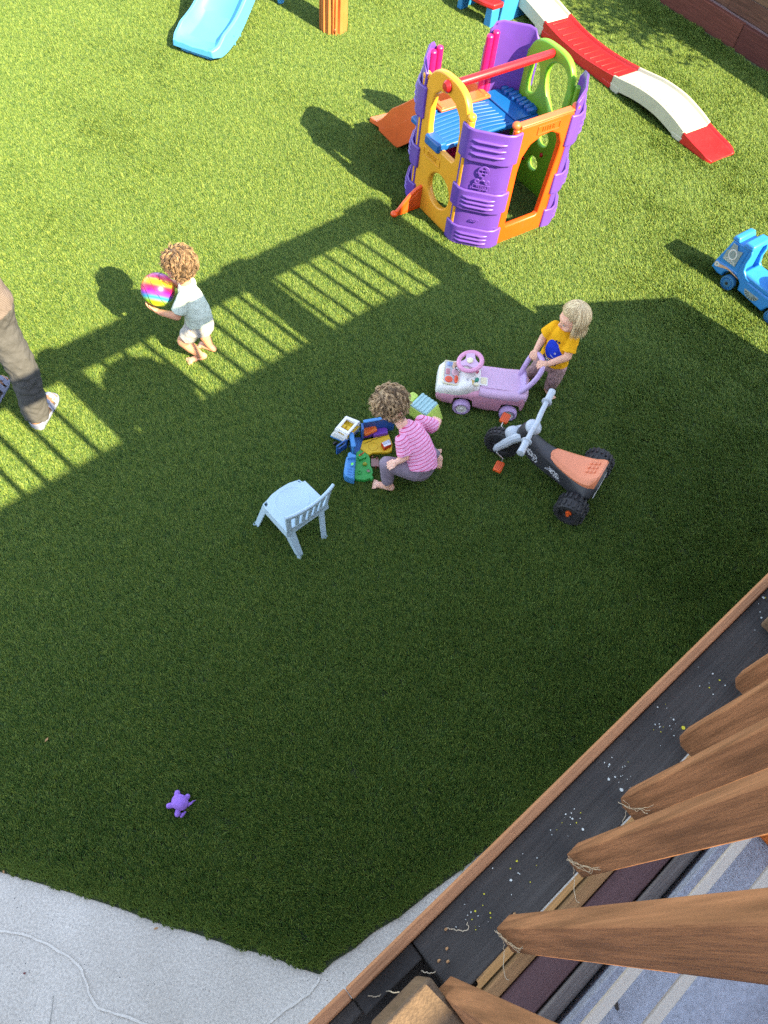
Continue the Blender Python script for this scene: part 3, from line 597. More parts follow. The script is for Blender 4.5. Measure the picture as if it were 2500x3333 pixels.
for y in (.012, .188):
    wg = [(.02, .14), (.13, .14), (.14, .165), (.10, .175), (.062, .205), (.048, .26), (.052, .33), (.03, .38), (.018, .36)]
    panel('cab_wing', wg, [], .024, P_EN, cab, frame((1, 0, 0), (0, 0, 1), (0, y, 0)), bevel=.008)
MB().box((.19, .10, .17), (.27, .19, .05)).obj('seat', P_EN, en, bevel=.018, seg=3)
MB().lathe([(.0, .30), (.085, .30), (.09, .32), (.09, .72), (.08, .74), (0, .74)], 24, frame((0, 1, 0), (0, 0, 1), (0, .10, .22))).obj('boiler', P_EN, en)
for x in (0, .42):
    for y, sg in ((-.012, -1), (.212, 1)):
        M_ = frame((1, 0, 0), (0, 0, -sg), (x, y, .056)); w_ = MB(); w_.lathe([(.014, .006), (.03, .006), (.032, .0), (.044, -.003), (.046, .004), (.056, .002), (.056, -.03), (.01, -.03)], 28, M_ if sg < 0 else M_)
        wo = w_.obj('wheel', P_EW, en)
        sp_ = MB()
        for j in range(16):
            a = 2*math.pi*j/16; sp_.box((x+.037*math.cos(a), y+sg*.003, .056+.037*math.sin(a)), (.016, .005, .003), Matrix.Rotation(-a, 3, 'Y'))
        sp_.obj('spokes', P_EN, wo)
        MB().lathe([(.012, 0), (.012, .004)], 12, frame((1, 0, 0), (0, 0, -sg), (x, y+sg*.006, .056))).obj('hub', P_DK, wo)
ML = frame((1, 0, 0), (0, 0, 1), (0, .0012, 0)) @ Matrix.Rotation(R_(0), 4, 'Z')
def decal(name, outline, holes, m, par, Mx, d=.003): return panel(name, outline, holes, d, m, par, Mx, bevel=.0004, res=0)
sk = Matrix.Identity(4)
decal('badge', [(-.135, .185), (-.02, .185), (-.02, .315), (-.06, .30), (-.08, .335), (-.115, .33), (-.12, .27), (-.135, .26)], [], P_DEC, cab, ML)
decal('badge_ring', oval(.036, .042, -.078, .255), [oval(.026, .032, -.078, .255)], P_DW, cab, ML @ Matrix.Translation((0, 0, .002)))
text('lettering', 'SODOR', .030, .0012, P_DW, cab, ML @ Matrix.Translation((-.078, .20, .0025)))
decal('badge_disc', oval(.02, .02, -.150, .122), [], P_DW, en, frame((1, 0, 0), (0, 0, 1), (0, -.0012, 0)))
text('lettering', 'V', .024, .001, P_DK, en, frame((1, 0, 0), (0, 0, 1), (-.15, -.003, .122)))
decal('swoosh', smooth_path([(-.172, .128), (-.16, .10), (-.12, .112), (-.05, .135), (.05, .128), (-.05, .148), (-.12, .138)], 4), [], mat('decal_orange', srgb(196, 160, 130), rough=.6, var=.4, scale=120, bump=0), en, frame((1, 0, 0), (0, 0, 1), (0, -.0006, 0)))
fan = [(.20+.065*math.cos(R_(a)), .105-.05*math.sin(R_(a))) for a in range(0, 181, 15)]
fn = decal('fan_badge', fan, [], P_DEC, en, frame((1, 0, 0), (0, 0, 1), (0, -.001, 0)))
for a in range(15, 166, 25): decal('fan_ray', [(.20+.02*math.cos(R_(a-5)), .10-.016*math.sin(R_(a-5))), (.20+.055*math.cos(R_(a-5)), .10-.042*math.sin(R_(a-5))), (.20+.055*math.cos(R_(a+5)), .10-.042*math.sin(R_(a+5)))], [], P_DK, fn, frame((1, 0, 0), (0, 0, 1), (0, -.003, 0)))
# ------------------------------------------------------------------ small pale blue chair
P_CH = plastic('chair_blue_plastic', (176, 202, 218), rough=.5, dirt_amt=.25, var=.05)
ce = Vector((.65, .76, 0)).normalized(); cf = Vector((-ce.y, ce.x, 0)); cO = Vector((-.499, 2.095, 0))
chair = thing('toddler_chair', 'small pale blue plastic toddler chair standing alone on the turf', 'chair', (cO.x, cO.y, GZ), math.atan2(ce.y, ce.x))
def cl(p):
    p = Vector((p[0], p[1], 0)); d = p-cO; return Vector((d.dot(ce), d.dot(cf), 0))
SZ = .245
# seat outline (x across, y forward), notched front corners
so_l = [(-.144, -.125), (.144, -.125), (.140, .068), (.110, .076), (.104, .100), (.06, .114), (0, .118), (-.06, .114), (-.104, .100), (-.110, .076), (-.140, .068)]
seat = panel('seat', so_l, [], .018, P_CH, chair, Matrix.Translation((0, 0, SZ)), bevel=.006, res=3)
ring_ = oval(.095, .085, 0, .01, 36); panel('seat_ring', oval(.098, .088, 0, .01, 36), [oval(.095, .085, 0, .01, 36)], .004, plastic('chair_line', (196, 220, 240)), seat, Matrix.Translation((0, 0, SZ+.009)), bevel=.0004, res=0)
# skirt under the seat
sk_ = MB(); inn = [(x*.93, y*.93) for x, y in so_l]
rings = [[(x, y, SZ-.004) for x, y in so_l], [(x*1.03, y*1.04, SZ-.045) for x, y in so_l], [(x*1.0, y*1.0, SZ-.045) for x, y in so_l], [(x*.95, y*.95, SZ-.006) for x, y in so_l]]
sk_.loft(rings, cap=False).obj('seat_skirt', P_CH, seat, bevel=.002)
def cleg(foot, top, back):
    f = cl(foot); t = Vector(top); b = MB(); out = Vector((f.x-t.x, f.y-t.y, 0)); o = Vector((1 if t.x > 0 else -1, -1 if back else 1, 0)).normalized(); s_ = Vector((-o.y, o.x, 0))
    rings = []
    for k in (0, .12, .3, .6, 1):
        p = t.lerp(Vector((f.x, f.y, 0)), k); w_ = .036-.012*k; d_ = .014-.002*k
        rings.append([p+s_*w_*c_+o*(d_*.9-abs(c_)*d_*1.8) for c_ in (-1, -.5, 0, .5, 1)]+[p+s_*w_*.86*c_+o*(d_*.9-.007-abs(c_)*d_*1.8) for c_ in (1, .5, 0, -.5, -1)])
    lg = b.loft(rings).obj('leg', P_CH, chair, bevel=.002)
    MB().ell((f.x+o.x*.006, f.y+o.y*.006, .003), (.014, .014, .007)).obj('foot_pad', P_CH, lg)
cleg((-.435, 1.901), (-.125, -.10, SZ-.01), True); cleg((-.315, 2.05), (.115, -.105, SZ-.01), True)
cleg((-.713, 2.068), (-.118, .095, SZ-.01), False); cleg((-.575, 2.225), (.118, .095, SZ-.01), False)
# slatted back leaning outwards
def backpt(u, v):       # u across -1..1, v 0..1 up
    return Vector((u*(.140+.022*v)+.006*v, -.128-.016*v-.012*v*v+(.016*u*u)*v+.010*u*u, SZ+.005+.172*v))
def strip(u0, u1, v0, v1, th, nm, par):
    n1 = max(2, int(abs(u1-u0)*12)); n2 = max(2, int(abs(v1-v0)*6)); b = MB(); vs_ = []; fs = []
    for s_, off in ((0, 0), (1, -th)):
        for i in range(n2+1):
            for j in range(n1+1):
                p = backpt(u0+(u1-u0)*j/n1, v0+(v1-v0)*i/n2); vs_.append((p.x, p.y+off, p.z))
    N = (n1+1)*(n2+1); q = lambda s_, i, j: s_*N+i*(n1+1)+j
    for i in range(n2):
        for j in range(n1): fs.append((q(0, i, j), q(0, i, j+1), q(0, i+1, j+1), q(0, i+1, j))); fs.append((q(1, i, j), q(1, i+1, j), q(1, i+1, j+1), q(1, i, j+1)))
    for i in range(n2): fs.append((q(0, i, 0), q(0, i+1, 0), q(1, i+1, 0), q(1, i, 0))); fs.append((q(0, i, n1), q(1, i, n1), q(1, i+1, n1), q(0, i+1, n1)))
    for j in range(n1): fs.append((q(0, 0, j), q(1, 0, j), q(1, 0, j+1), q(0, 0, j+1))); fs.append((q(0, n2, j), q(0, n2, j+1), q(1, n2, j+1), q(1, n2, j)))
    return b.add(vs_, fs).obj(nm, P_CH, par, bevel=.003)
bk = strip(-1, 1, .80, 1.0, .014, 'backrest', chair)
strip(-1, -.80, -.02, .82, .012, 'back_upright', bk); strip(.80, 1, -.02, .82, .012, 'back_upright', bk); strip(-1, 1, -.03, .14, .012, 'back_rail', bk)
for u in (-.56, -.28, 0, .28, .56): strip(u-.085, u+.085, .12, .82, .011, 'back_slat', bk)
b = MB(); b.tube([backpt(-1+.1*i, 1.0)+Vector((0, -.007, 0)) for i in range(21)], .0095, 8); b.obj('back_rim', P_CH, bk)

# ------------------------------------------------------------------ pink and lilac ride-on car
P_LIL = plastic('lilac_plastic', (206, 172, 206), rough=.42, dirt_amt=.2); P_PNK = plastic('pink_plastic', (208, 150, 176), rough=.42, dirt_amt=.2); P_WHT = plastic('white_plastic', (232, 232, 228), rough=.45, dirt_amt=.2)
P_LAV = plastic('lavender_plastic', (186, 160, 206), rough=.4, dirt_amt=.2); P_STW = plastic('steering_pink_plastic', (216, 150, 186), rough=.42, dirt_amt=.2); P_GRY = plastic('grey_plastic', (196, 198, 202), rough=.5); P_CRM = plastic('pale_yellow_plastic', (228, 222, 186), rough=.5)
car = thing('ride_on_car', 'pink and lilac ride-on push car with white hood and round steering wheel', 'ride-on toy', (.394, 3.104, GZ), 0)
def cring(x, y0, y1, z0, z1, r=.03, n=4):
    """rounded-top section of the car body at x"""
    pts = [(x, y0+.008, z0), (x, y0, z0+.03)]
    for i in range(n+1): a = R_(180-90*i/n); pts.append((x, y0+r+r*math.cos(a), z1-r+r*math.sin(a)))
    for i in range(n+1): a = R_(90-90*i/n); pts.append((x, y1-r+r*math.cos(a), z1-r+r*math.sin(a)))
    pts += [(x, y1, z0+.03), (x, y1-.008, z0)]; return pts
secs = [(-.176, .035, .205, .085, .135), (-.165, .015, .225, .07, .155), (-.13, .004, .236, .062, .165), (-.066, .0, .24, .062, .165), (-.058, .0, .24, .115, .17), (-.03, .0, .24, .128, .175), (.03, .0, .24, .128, .185), (.058, .0, .24, .115, .19), (.07, .0, .24, .06, .195), (.15, .0, .24, .048, .195), (.235, .0, .24, .052, .195), (.245, .0, .24, .115, .198), (.275, .0, .24, .128, .205), (.335, .0, .24, .128, .215), (.36, .004, .236, .115, .215), (.368, .006, .234, .075, .212), (.385, .02, .22, .07, .20), (.392, .04, .20, .075, .185)]
bd = MB().loft([cring(*s_) for s_ in secs]).obj('body', P_PNK, car, bevel=.004)
lid = [(x, y0, y1, z, zz_) for x, y0, y1, z, zz_ in ((.088, .0, .24, .155, .215), (.14, -.003, .243, .15, .214), (.25, -.003, .243, .15, .216), (.33, -.002, .242, .15, .226), (.38, .012, .228, .14, .222), (.398, .04, .20, .14, .20))]
lo = MB().loft([cring(*s_) for s_ in lid]).obj('deck', P_LIL, car, bevel=.004)
panel('seat_pad', rrect(.235, .165, .03, .205, .122), [], .012, P_LIL, lo, Matrix.Translation((0, 0, .2165)), bevel=.005)
hd = [(-.182, .05, .19, .11, .165), (-.176, .022, .218, .12, .19), (-.15, .006, .234, .13, .212), (-.10, .0, .24, .14, .222), (-.045, -.004, .244, .145, .228), (-.02, -.003, .243, .15, .246), (.02, .006, .234, .15, .255), (.05, .02, .22, .15, .248), (.088, .03, .21, .15, .222)]
ho = MB().loft([cring(x, y0, y1, z, z1, .035) for x, y0, y1, z, z1 in hd]).obj('hood', P_WHT, car, bevel=.004)
tr_ = panel('tray', rrect(.105, .195, .015), [rrect(.092, .18, .012)], .012, P_CRM, ho, Matrix.Translation((-.098, .115, .226)) @ Matrix.Rotation(R_(4), 4, 'Y'), bevel=.003)
panel('tray_floor', rrect(.094, .184, .012), [], .005, P_GRY, ho, Matrix.Translation((-.098, .115, .225)) @ Matrix.Rotation(R_(4), 4, 'Y'), bevel=.001)
for nm, poly, c_, z_ in (('badge', rrect(.034, .03, .005), plastic('badge_blue', (148, 170, 214)), (-.112, .183)), ('badge', rrect(.026, .044, .006), plastic('badge_rose', (206, 140, 150)), (-.122, .118)), ('badge', oval(.024, .024), plastic('badge_coral', (232, 96, 62)), (-.112, .055)), ('badge', oval(.012, .03), plastic('badge_coral', (232, 96, 62)), (-.066, .062)), ('badge', oval(.020, .03), plastic('badge_peach', (222, 184, 152)), (-.078, .176)), ('badge', oval(.024, .022), plastic('badge_white', (230, 226, 228)), (-.062, .150)), ('badge', oval(.022, .03), plastic('badge_rose_pale', (222, 182, 190)), (-.076, .118))):
    bo_ = panel(nm, poly, [], .012, c_, ho, Matrix.Translation((*z_, .232)), bevel=.003)
    panel('badge_inset', [(x*.55, y*.55) for x, y in poly], [], .006, plastic('inset_'+c_.name, tuple(int(255*((v*.8)**.4545)) for v in c_.node_tree.nodes['Color Ramp'].color_ramp.elements[0].color[:3])), bo_, Matrix.Translation((*z_, .2385)), bevel=.001)
for x, y, poly, c_ in ((.008, .055, oval(.014, .013), P_GRY), (.035, .045, [(-.012, .016), (.014, .012), (.004, -.022)], plastic('button_gold', (206, 172, 92))), (.063, .07, oval(.013, .015), plastic('button_green', (40, 140, 112))), (.052, .055, oval(.006, .01), plastic('button_green', (40, 140, 112))), (.062, .028, oval(.014, .010), P_CRM)):
    panel('button', poly, [], .014, c_, ho, Matrix.Translation((x, y, .246)) @ Matrix.Rotation(R_(10), 4, 'Y'), bevel=.003)
panel('label_plate', rrect(.052, .068, .003), [], .004, P_WHT, lo, Matrix.Translation((.108, .085, .2235)), bevel=.001); panel('label_plate', rrect(.036, .052, .006), [], .005, P_CRM, lo, Matrix.Translation((.108, .087, .2252)), bevel=.001)
# steering wheel
SM = Matrix.Translation((.004, .150, .312)) @ Matrix.Rotation(R_(-14), 4, 'Y') @ Matrix.Rotation(R_(6), 4, 'X')
b = MB(); nR = 36
b.loft([[SM @ Vector(((.072+.0145*math.cos(a2))*math.cos(2*math.pi*i/nR), (.072+.0145*math.cos(a2))*math.sin(2*math.pi*i/nR), .013*math.sin(a2))) for a2 in (2*math.pi*j/10 for j in range(10))] for i in range(nR+1)], cap=False)
sw = b.obj('steering_wheel', P_STW, car)
hub_o = smooth_path([(.066*math.cos(R_(a)) if r_ else .036*math.cos(R_(a)), (.066 if r_ else .036)*math.sin(R_(a))) for a, r_ in ((90, 1), (112, 1), (150, 0), (186, 1), (210, 1), (250, 0), (300, 1), (335, 1), (20, 0), (66, 1))], 3)
panel('spokes', hub_o, [], .016, P_LIL, sw, SM, bevel=.004)
MB().lathe([(.02, 0), (.02, .012), (.012, .016), (.001, .016)], 18, SM @ Matrix.Translation((0, 0, .004))).obj('horn_button', P_CRM, sw)
MB().tube([(.03, .14, .24), (.004, .15, .30)], .022, 12).obj('steering_column', P_WHT, sw)
MB().ell((.058, .115, .268), (.011, .011, .014)).obj('key_knob', plastic('knob_rose', (196, 92, 120)), ho)
# push handle at the back: a loop leaning outwards
hl = smooth_path([(.335, .035, .215), (.365, .045, .25), (.405, .065, .305), (.434, .098, .355), (.442, .140, .383), (.430, .188, .390), (.400, .222, .386), (.372, .218, .360), (.352, .200, .30), (.342, .192, .25), (.335, .19, .215)], 4)
MB().tube(hl, .0165, 12).obj('push_handle', P_LAV, car)
b = MB(); b.hexa([(.325, .045, .20), (.352, .045, .20), (.352, .205, .20), (.325, .205, .20)], [(.355, .055, .262), (.374, .055, .262), (.374, .20, .262), (.355, .20, .262)]); b.obj('handle_web', P_LAV, car, bevel=.01)
for x in (0, .3):
    for y, sg in ((-.014, -1), (.254, 1)):
        Mw = frame((1, 0, 0), (0, 0, -sg), (x, y, .055)); wo = MB().lathe([(.026, .002), (.034, .004), (.037, .009), (.048, .011), (.056, .003), (.0575, -.016), (.055, -.032), (.02, -.036)], 30, Mw).obj('wheel', P_LAV, car)
        MB().lathe([(.001, .012), (.007, .012), (.009, .006), (.024, .004), (.034, .007), (.034, -.004)], 24, Mw).obj('hubcap', P_WHT, wo)

# ------------------------------------------------------------------ trike
P_BLK = plastic('charcoal_plastic', (52, 53, 58), rough=.45, dirt_amt=.25); P_TYR = plastic('tyre_plastic', (44, 44, 46), rough=.55, dirt_amt=.3); P_TG = plastic('trike_grey_plastic', (180, 190, 200), rough=.42, dirt_amt=.2); P_TO = plastic('trike_orange_plastic', (236, 146, 106), rough=.45, dirt_amt=.25); P_PED = plastic('pedal_orange_plastic', (236, 98, 40), rough=.4); M_ROD = mat('steel_rod', (.6, .6, .6), rough=.3, metal=.9, bump=0); P_SCR = mat('scribble_white', srgb(214, 216, 220), rough=.6, var=.05, bump=0)
tk = thing('trike', 'black and orange pedal trike with pale grey handlebar', 'trike', (1.2, 2.56, GZ), R_(154.9))
def wheel(par, c, r, w_, spokes, m=P_TYR, cap=None, axis=(0, 1, 0), lugs=18):
    c = Vector(c); ax = Vector(axis).normalized(); X = Vector((0, 0, 1)).cross(ax).normalized(); Mw = frame(X, ax.cross(X), c)
    h = w_/2; wo = MB().lathe([(r*.34, -h*.55), (r*.60, -h*.62), (r*.66, -h), (r*.9, -h), (r, -h*.72), (r*.985, -.006), (r*1.02, 0), (r*.985, .006), (r, h*.72), (r*.9, h), (r*.66, h), (r*.60, h*.62), (r*.34, h*.55)], 36, Mw).obj('wheel', m, par)
    lg = MB()
    for j in range(lugs):
        for sg in (-1, 1):
            a = 2*math.pi*(j+.25*sg)/lugs; q = Vector((math.cos(a), math.sin(a), 0)); tn = Vector((-q.y, q.x, 0)); rm = Matrix((tn, q, Vector((0, 0, 1)))).transposed()
            lg.box(Mw @ (q*(r+.002)+Vector((0, 0, sg*h*.52))), (r*.16, .012, h*.62), (Mw.to_3x3() @ rm))
    lg.obj('tread_lugs', m, wo, bevel=.002)
    for j in range(spokes):
        for sg in (-1, 1):
            a = 2*math.pi*j/spokes; q = Vector((math.cos(a), math.sin(a), 0)); tn = Vector((-q.y, q.x, 0)); rm = Matrix((tn, q, Vector((0, 0, 1)))).transposed()
            MB().box(Mw @ (q*r*.47+Vector((0, 0, sg*h*.62))), (r*.12, r*.24, .008), Mw.to_3x3() @ rm).obj('spoke', P_BLK, wo, bevel=.003)
    if cap:
        for sg in (-1, 1): MB().lathe([(.001, h*.62+.02), (.010, h*.62+.02), (.012, h*.62+.006), (.018, h*.62+.004), (.018, h*.3)], 14, Mw @ (Matrix.Identity(4) if sg > 0 else Matrix.Rotation(math.pi, 4, 'X'))).obj('hub_cap', cap, wo)
    return wo
wheel(tk, (.045, .172, .086), .086, .118, 6, cap=P_PED); wheel(tk, (.045, -.222, .086), .086, .118, 6, cap=P_PED)
fax = Vector((-.10, 1, 0)).normalized(); FC = Vector((.605, -.012, .102)); wheel(tk, FC, .102, .062, 7, axis=fax, lugs=24)
MB().tube([(.045, -.2, .078), (.045, .15, .078)], .012, 10).obj('axle', M_ROD, tk)
# body shell lofted from the steering head to the tail
def bsec(x, yc, w0, w1, z0, z1):
    return [(x, yc-w0/2, z0), (x, yc-w0/2*1.02, z0+(z1-z0)*.45), (x, yc-w1/2, z1-.012), (x, yc-w1/2+.014, z1), (x, yc, z1+.004), (x, yc+w1/2-.014, z1), (x, yc+w1/2, z1-.012), (x, yc+w0/2*1.02, z0+(z1-z0)*.45), (x, yc+w0/2, z0), (x, yc, z0-.004)]
tsec = [(.53, -.015, .075, .07, .235, .31), (.47, -.015, .10, .085, .19, .305), (.42, -.015, .11, .09, .15, .275), (.36, -.015, .12, .10, .125, .245), (.28, -.015, .135, .12, .11, .225), (.20, -.017, .16, .145, .105, .215), (.13, -.018, .20, .185, .105, .21), (.07, -.02, .26, .225, .11, .21), (.02, -.02, .29, .235, .12, .225), (-.015, -.02, .25, .21, .13, .23), (-.03, -.02, .20, .17, .14, .22)]
ts = MB().loft([bsec(*s_) for s_ in tsec]).obj('frame', P_BLK, tk, bevel=.004, sub=1)
st = [(.305, -.018, .055, .05, .222, .238), (.285, -.018, .095, .088, .218, .246), (.24, -.018, .125, .115, .212, .243), (.17, -.018, .165, .15, .206, .236), (.10, -.02, .20, .185, .206, .240), (.05, -.02, .215, .195, .21, .262), (.02, -.02, .215, .19, .215, .292), (.0, -.02, .20, .17, .215, .305), (-.012, -.02, .19, .16, .22, .30)]
sto = MB().loft([bsec(*s_) for s_ in st]).obj('seat', P_TO, tk, bevel=.003, sub=1)
for i, x in enumerate((.075, .055, .035)):
    for y in (-.06, -.025, .01): MB().box((x, y, .262+.013*i), (.012, .018, .004), Matrix.Rotation(R_(35), 3, 'Y')).obj('grip_bump', P_TO, sto, bevel=.001)
MB().hexa([(-.034, -.12, .15), (-.030, -.12, .15), (-.030, .08, .15), (-.034, .08, .15)], [(-.030, -.09, .215), (-.026, -.09, .215), (-.026, .05, .215), (-.030, .05, .215)]).obj('rear_label', P_SCR, tk)
# fork, steering head and handlebar
for sg in (-1, 1):
    off = fax*sg*.052; p = [(.495, -.015+sg*.03, .275), (.535, -.015+sg*.042, .235), (.575, -.012+sg*.052, .17), (.605, -.012+sg*.056, .115), (.615, -.012+sg*.056, .085)]
    MB().tube(smooth_path(p, 3), [.028]*7+[.024]*4+[.02]*2, 10, flat=1).obj('fork_arm', P_TG, tk)
MB().ell((.545, -.013, .225), (.065, .05, .05)).obj('fork_crown', P_TG, tk)
MB().lathe([(.045, -.05), (.048, -.01), (.046, .03), (.040, .05)], 20, Matrix.Translation((.487, -.015, .30)) @ Matrix.Rotation(R_(-18), 4, 'Y')).obj('head_collar', P_BLK, tk)
MB().ell((.46, -.015, .358), (.05, .05, .035), Matrix.Rotation(R_(-15), 3, 'Y')).obj('steering_cap', P_TG, tk)
A_ = Vector((.479, -.288, .405)); B_ = Vector((.432, .240, .405)); hb_ = MB()
bar = smooth_path([tuple(A_.lerp(B_, .02)), tuple(A_.lerp(B_, .22)), tuple(A_.lerp(B_, .36)+Vector((0, 0, -.012))), tuple(A_.lerp(B_, .5)+Vector((-.004, 0, -.018))), tuple(A_.lerp(B_, .64)+Vector((0, 0, -.012))), tuple(A_.lerp(B_, .78)), tuple(A_.lerp(B_, .98))], 4)
hbo = hb_.tube(bar, .0155, 12).obj('handlebar', P_TG, tk)
for (k0, k1) in ((0, .20), (1, .80)):
    p0 = A_.lerp(B_, k0); p1 = A_.lerp(B_, k1); MB().tube([p0.lerp(p1, k) for k in (0, .03, .08, .5, .86, .90, .96, 1.0)], [.012, .0225, .0225, .0205, .0215, .031, .031, .018], 14).obj('grip', P_TG, hbo)
for sg, ph_ in ((1, 205), (-1, 25)):
    e0 = FC+fax*sg*.06; cr_ = Vector((math.cos(R_(ph_)), 0, math.sin(R_(ph_))))*.055; e1 = e0+fax*sg*.03; e2 = e1+cr_; e3 = e2+fax*sg*.035
    MB().tube([e0, e1, e2, e3], .005, 8).obj('crank', M_ROD, tk)
    pc = e3+fax*sg*.035; pd = MB(); pd.box(pc, (.052, .075, .026), frame((1, .1, 0), fax).to_3x3()); po_ = pd.obj('pedal', P_PED, tk, bevel=.007)
    for j in (-1.5, -.5, .5, 1.5): MB().box(pc+Vector((j*.012, 0, .0135)), (.004, .062, .004), frame((1, .1, 0), fax).to_3x3()).obj('pedal_groove', plastic('pedal_dark', (176, 62, 20)), po_)
# white scribbled markings on the near flank
def scribble(x0, x1, z0, z1, seed):
    r = random.Random(seed); pts = []
    for i in range(46):
        t = i/45; x = x0+(x1-x0)*t+r.uniform(-.018, .018); z = z0+(z1-z0)*t+r.uniform(-.022, .022)
        xs = [s_[0] for s_ in reversed(tsec)]; w_ = np.interp(x, xs, [s_[2] for s_ in reversed(tsec)]); pts.append((x, -.017+w_/2*.985+.0035, z))
    MB().tube(smooth_path(pts, 3), .0014, 5).obj('scribble', P_SCR, ts)
scribble(.44, .36, .225, .175, 3); scribble(.285, .20, .172, .150, 8)

# ------------------------------------------------------------------ play camper, folded open
P_CB = plastic('camper_blue_plastic', (70, 140, 204), rough=.4, dirt_amt=.2); P_CW = plastic('camper_white_plastic', (236, 238, 236), rough=.4, dirt_amt=.15); P_CY = plastic('camper_yellow_plastic', (226, 188, 36), rough=.42, dirt_amt=.15); P_CG = plastic('camper_green_plastic', (52, 160, 72), rough=.42, dirt_amt=.15); P_CP = plastic('camper_purple_plastic', (112, 62, 170), rough=.4); P_CO = plastic('camper_orange_plastic', (226, 116, 40), rough=.42); P_CR = plastic('camper_red_plastic', (206, 60, 36), rough=.4); P_CN = plastic('camper_navy_plastic', (44, 92, 160), rough=.42, dirt_amt=.2); P_BRN = plastic('dock_brown_plastic', (150, 118, 112), rough=.6); P_LGR = plastic('bright_green_plastic', (110, 220, 90))
zk = lambda x, y: (1060+x*.1447, 1330+y*.1447)
cO2 = G(*zk(760, 800)); camper = thing('toy_camper', 'open blue toy camper van with white cab, yellow and green play floors', 'toy', (cO2.x, cO2.y, GZ), 0)
def KP(x, y, z=0.0): g = G(*zk(x, y), z+GZ); return (g.x-cO2.x, g.y-cO2.y)
def slab(name, pts, z0, z1, m, par=camper, bev=.004, **k): return panel(name, [KP(x, y, z1) for x, y in pts], [], z1-z0, m, par, Matrix.Translation((0, 0, (z0+z1)/2)), bevel=min(bev, (z1-z0)/2-.0004), **k)
slab('floor_blue', [(560, 640), (790, 640), (860, 760), (800, 900), (690, 1010), (600, 1010), (560, 900)], .006, .022, P_CN)
for j in range(5):
    for q_ in range(2):
        a0 = KP(610+j*42, 700, .023); a1 = KP(590+j*42+(90 if q_ else -60), 860, .023); MB().tube([(*a0, .0225), (*a1, .0225)], .0012, 5).obj('quilt_seam', P_CB, camper)
yf = slab('floor_yellow', [(830, 720), (1420, 570), (1460, 680), (1500, 780), (1490, 940), (1400, 985), (1060, 985), (1000, 1030), (960, 1030), (780, 905)], .006, .03, P_CY)
panel('floor_disc', [(*KP(1070+110*math.cos(a), 855+88*math.sin(a), .031),) for a in (2*math.pi*i/28 for i in range(28))], [[(*KP(1070+106*math.cos(a), 855+84*math.sin(a), .031),) for a in (2*math.pi*i/28 for i in range(28))]], .003, plastic('yellow_line', (176, 138, 20)), yf, Matrix.Translation((0, 0, .0305)), bevel=.0004, res=0)
trk = [(850, 785), (950, 765), (950, 745), (1030, 732), (1030, 708), (1160, 680), (1160, 660), (1260, 640), (1260, 618), (1420, 592)]
MB().tube([(*KP(x, y, .03), .0305) for x, y in trk], .0018, 5).obj('floor_marking', P_DK, yf)
gf = slab('floor_green', [(780, 920), (960, 1030), (1000, 1120), (1010, 1280), (1050, 1350), (1070, 1430), (1040, 1490), (1080, 1550), (1040, 1590), (990, 1560), (880, 1600), (700, 1590), (645, 1560), (690, 980)], .006, .034, P_CG)
for x, y, r_, m in ((765, 1440, 82, P_CG), (960, 1405, 82, P_CG)):
    cx_, cy_ = KP(x, y, .036); MB().lathe([(.010, .0), (.0125, .0), (.0125, .008), (.0105, .008), (.0105, .003)], 22, Matrix.Translation((cx_, cy_, .033))).obj('disc_rim', m, gf)
cx_, cy_ = KP(960, 1405, .038); MB().lathe([(.0102, 0), (.0102, .003), (.0001, .003)], 20, Matrix.Translation((cx_, cy_, .036))).obj('brown_disc', P_BRN, gf)
cx_, cy_ = KP(880, 1245, .04); b = MB()
for j in range(22): a = 2.4*j; r_ = .0035*math.sqrt(j)*.72; b.ell((cx_+r_*math.cos(a), cy_+r_*math.sin(a), .040+.006*(1-j/22)), (.0042, .0042, .0045), None, 7, 5)
b.obj('bush', plastic('bush_olive', (150, 158, 40)), gf)
slab('bench_block', [(720, 1060), (900, 1010), (915, 1080), (760, 1145)], .03, .052, P_CG, gf); slab('bench_top', [(745, 1035), (850, 965), (870, 985), (765, 1060)], .052, .062, P_CO, gf)
slab('bench_stripe', [(775, 1025), (845, 982), (850, 990), (782, 1036)], .0615, .0635, P_DK, gf, bev=.0005)
# purple seat with orange cushion, red box with a striped top
ps = slab('purple_seat', [(835, 615), (1060, 560), (1085, 600), (1400, 540), (1390, 440), (1330, 415), (1160, 440), (840, 560)], .024, .056, P_CP, bev=.006); slab('orange_cushion', [(845, 430), (1110, 345), (1165, 470), (900, 580), (840, 530)], .056, .082, P_CO, ps, bev=.007)
for j in range(5): p0, p1 = KP(900+j*26, 555-j*9, .083), KP(960+j*32, 405-j*10, .083); MB().tube([(*p0, .082), (*p1, .082)], .0012, 5).obj('cushion_line', P_CR, ps)
rb_ = slab('red_box', [(1250, 770), (1430, 680), (1490, 800), (1320, 890)], .028, .058, P_CR, bev=.004); slab('striped_top', [(1270, 765), (1428, 688), (1478, 795), (1322, 855)], .058, .062, P_CW, rb_, bev=.001)
for j in range(9): p0, p1 = KP(1295+j*19, 755-j*9, .063), KP(1315+j*19, 820-j*7, .063); MB().tube([(*p0, .0622), (*p1, .0622)], .001, 5).obj('top_stripe', plastic('stripe_blue', (60, 80, 150)), rb_)
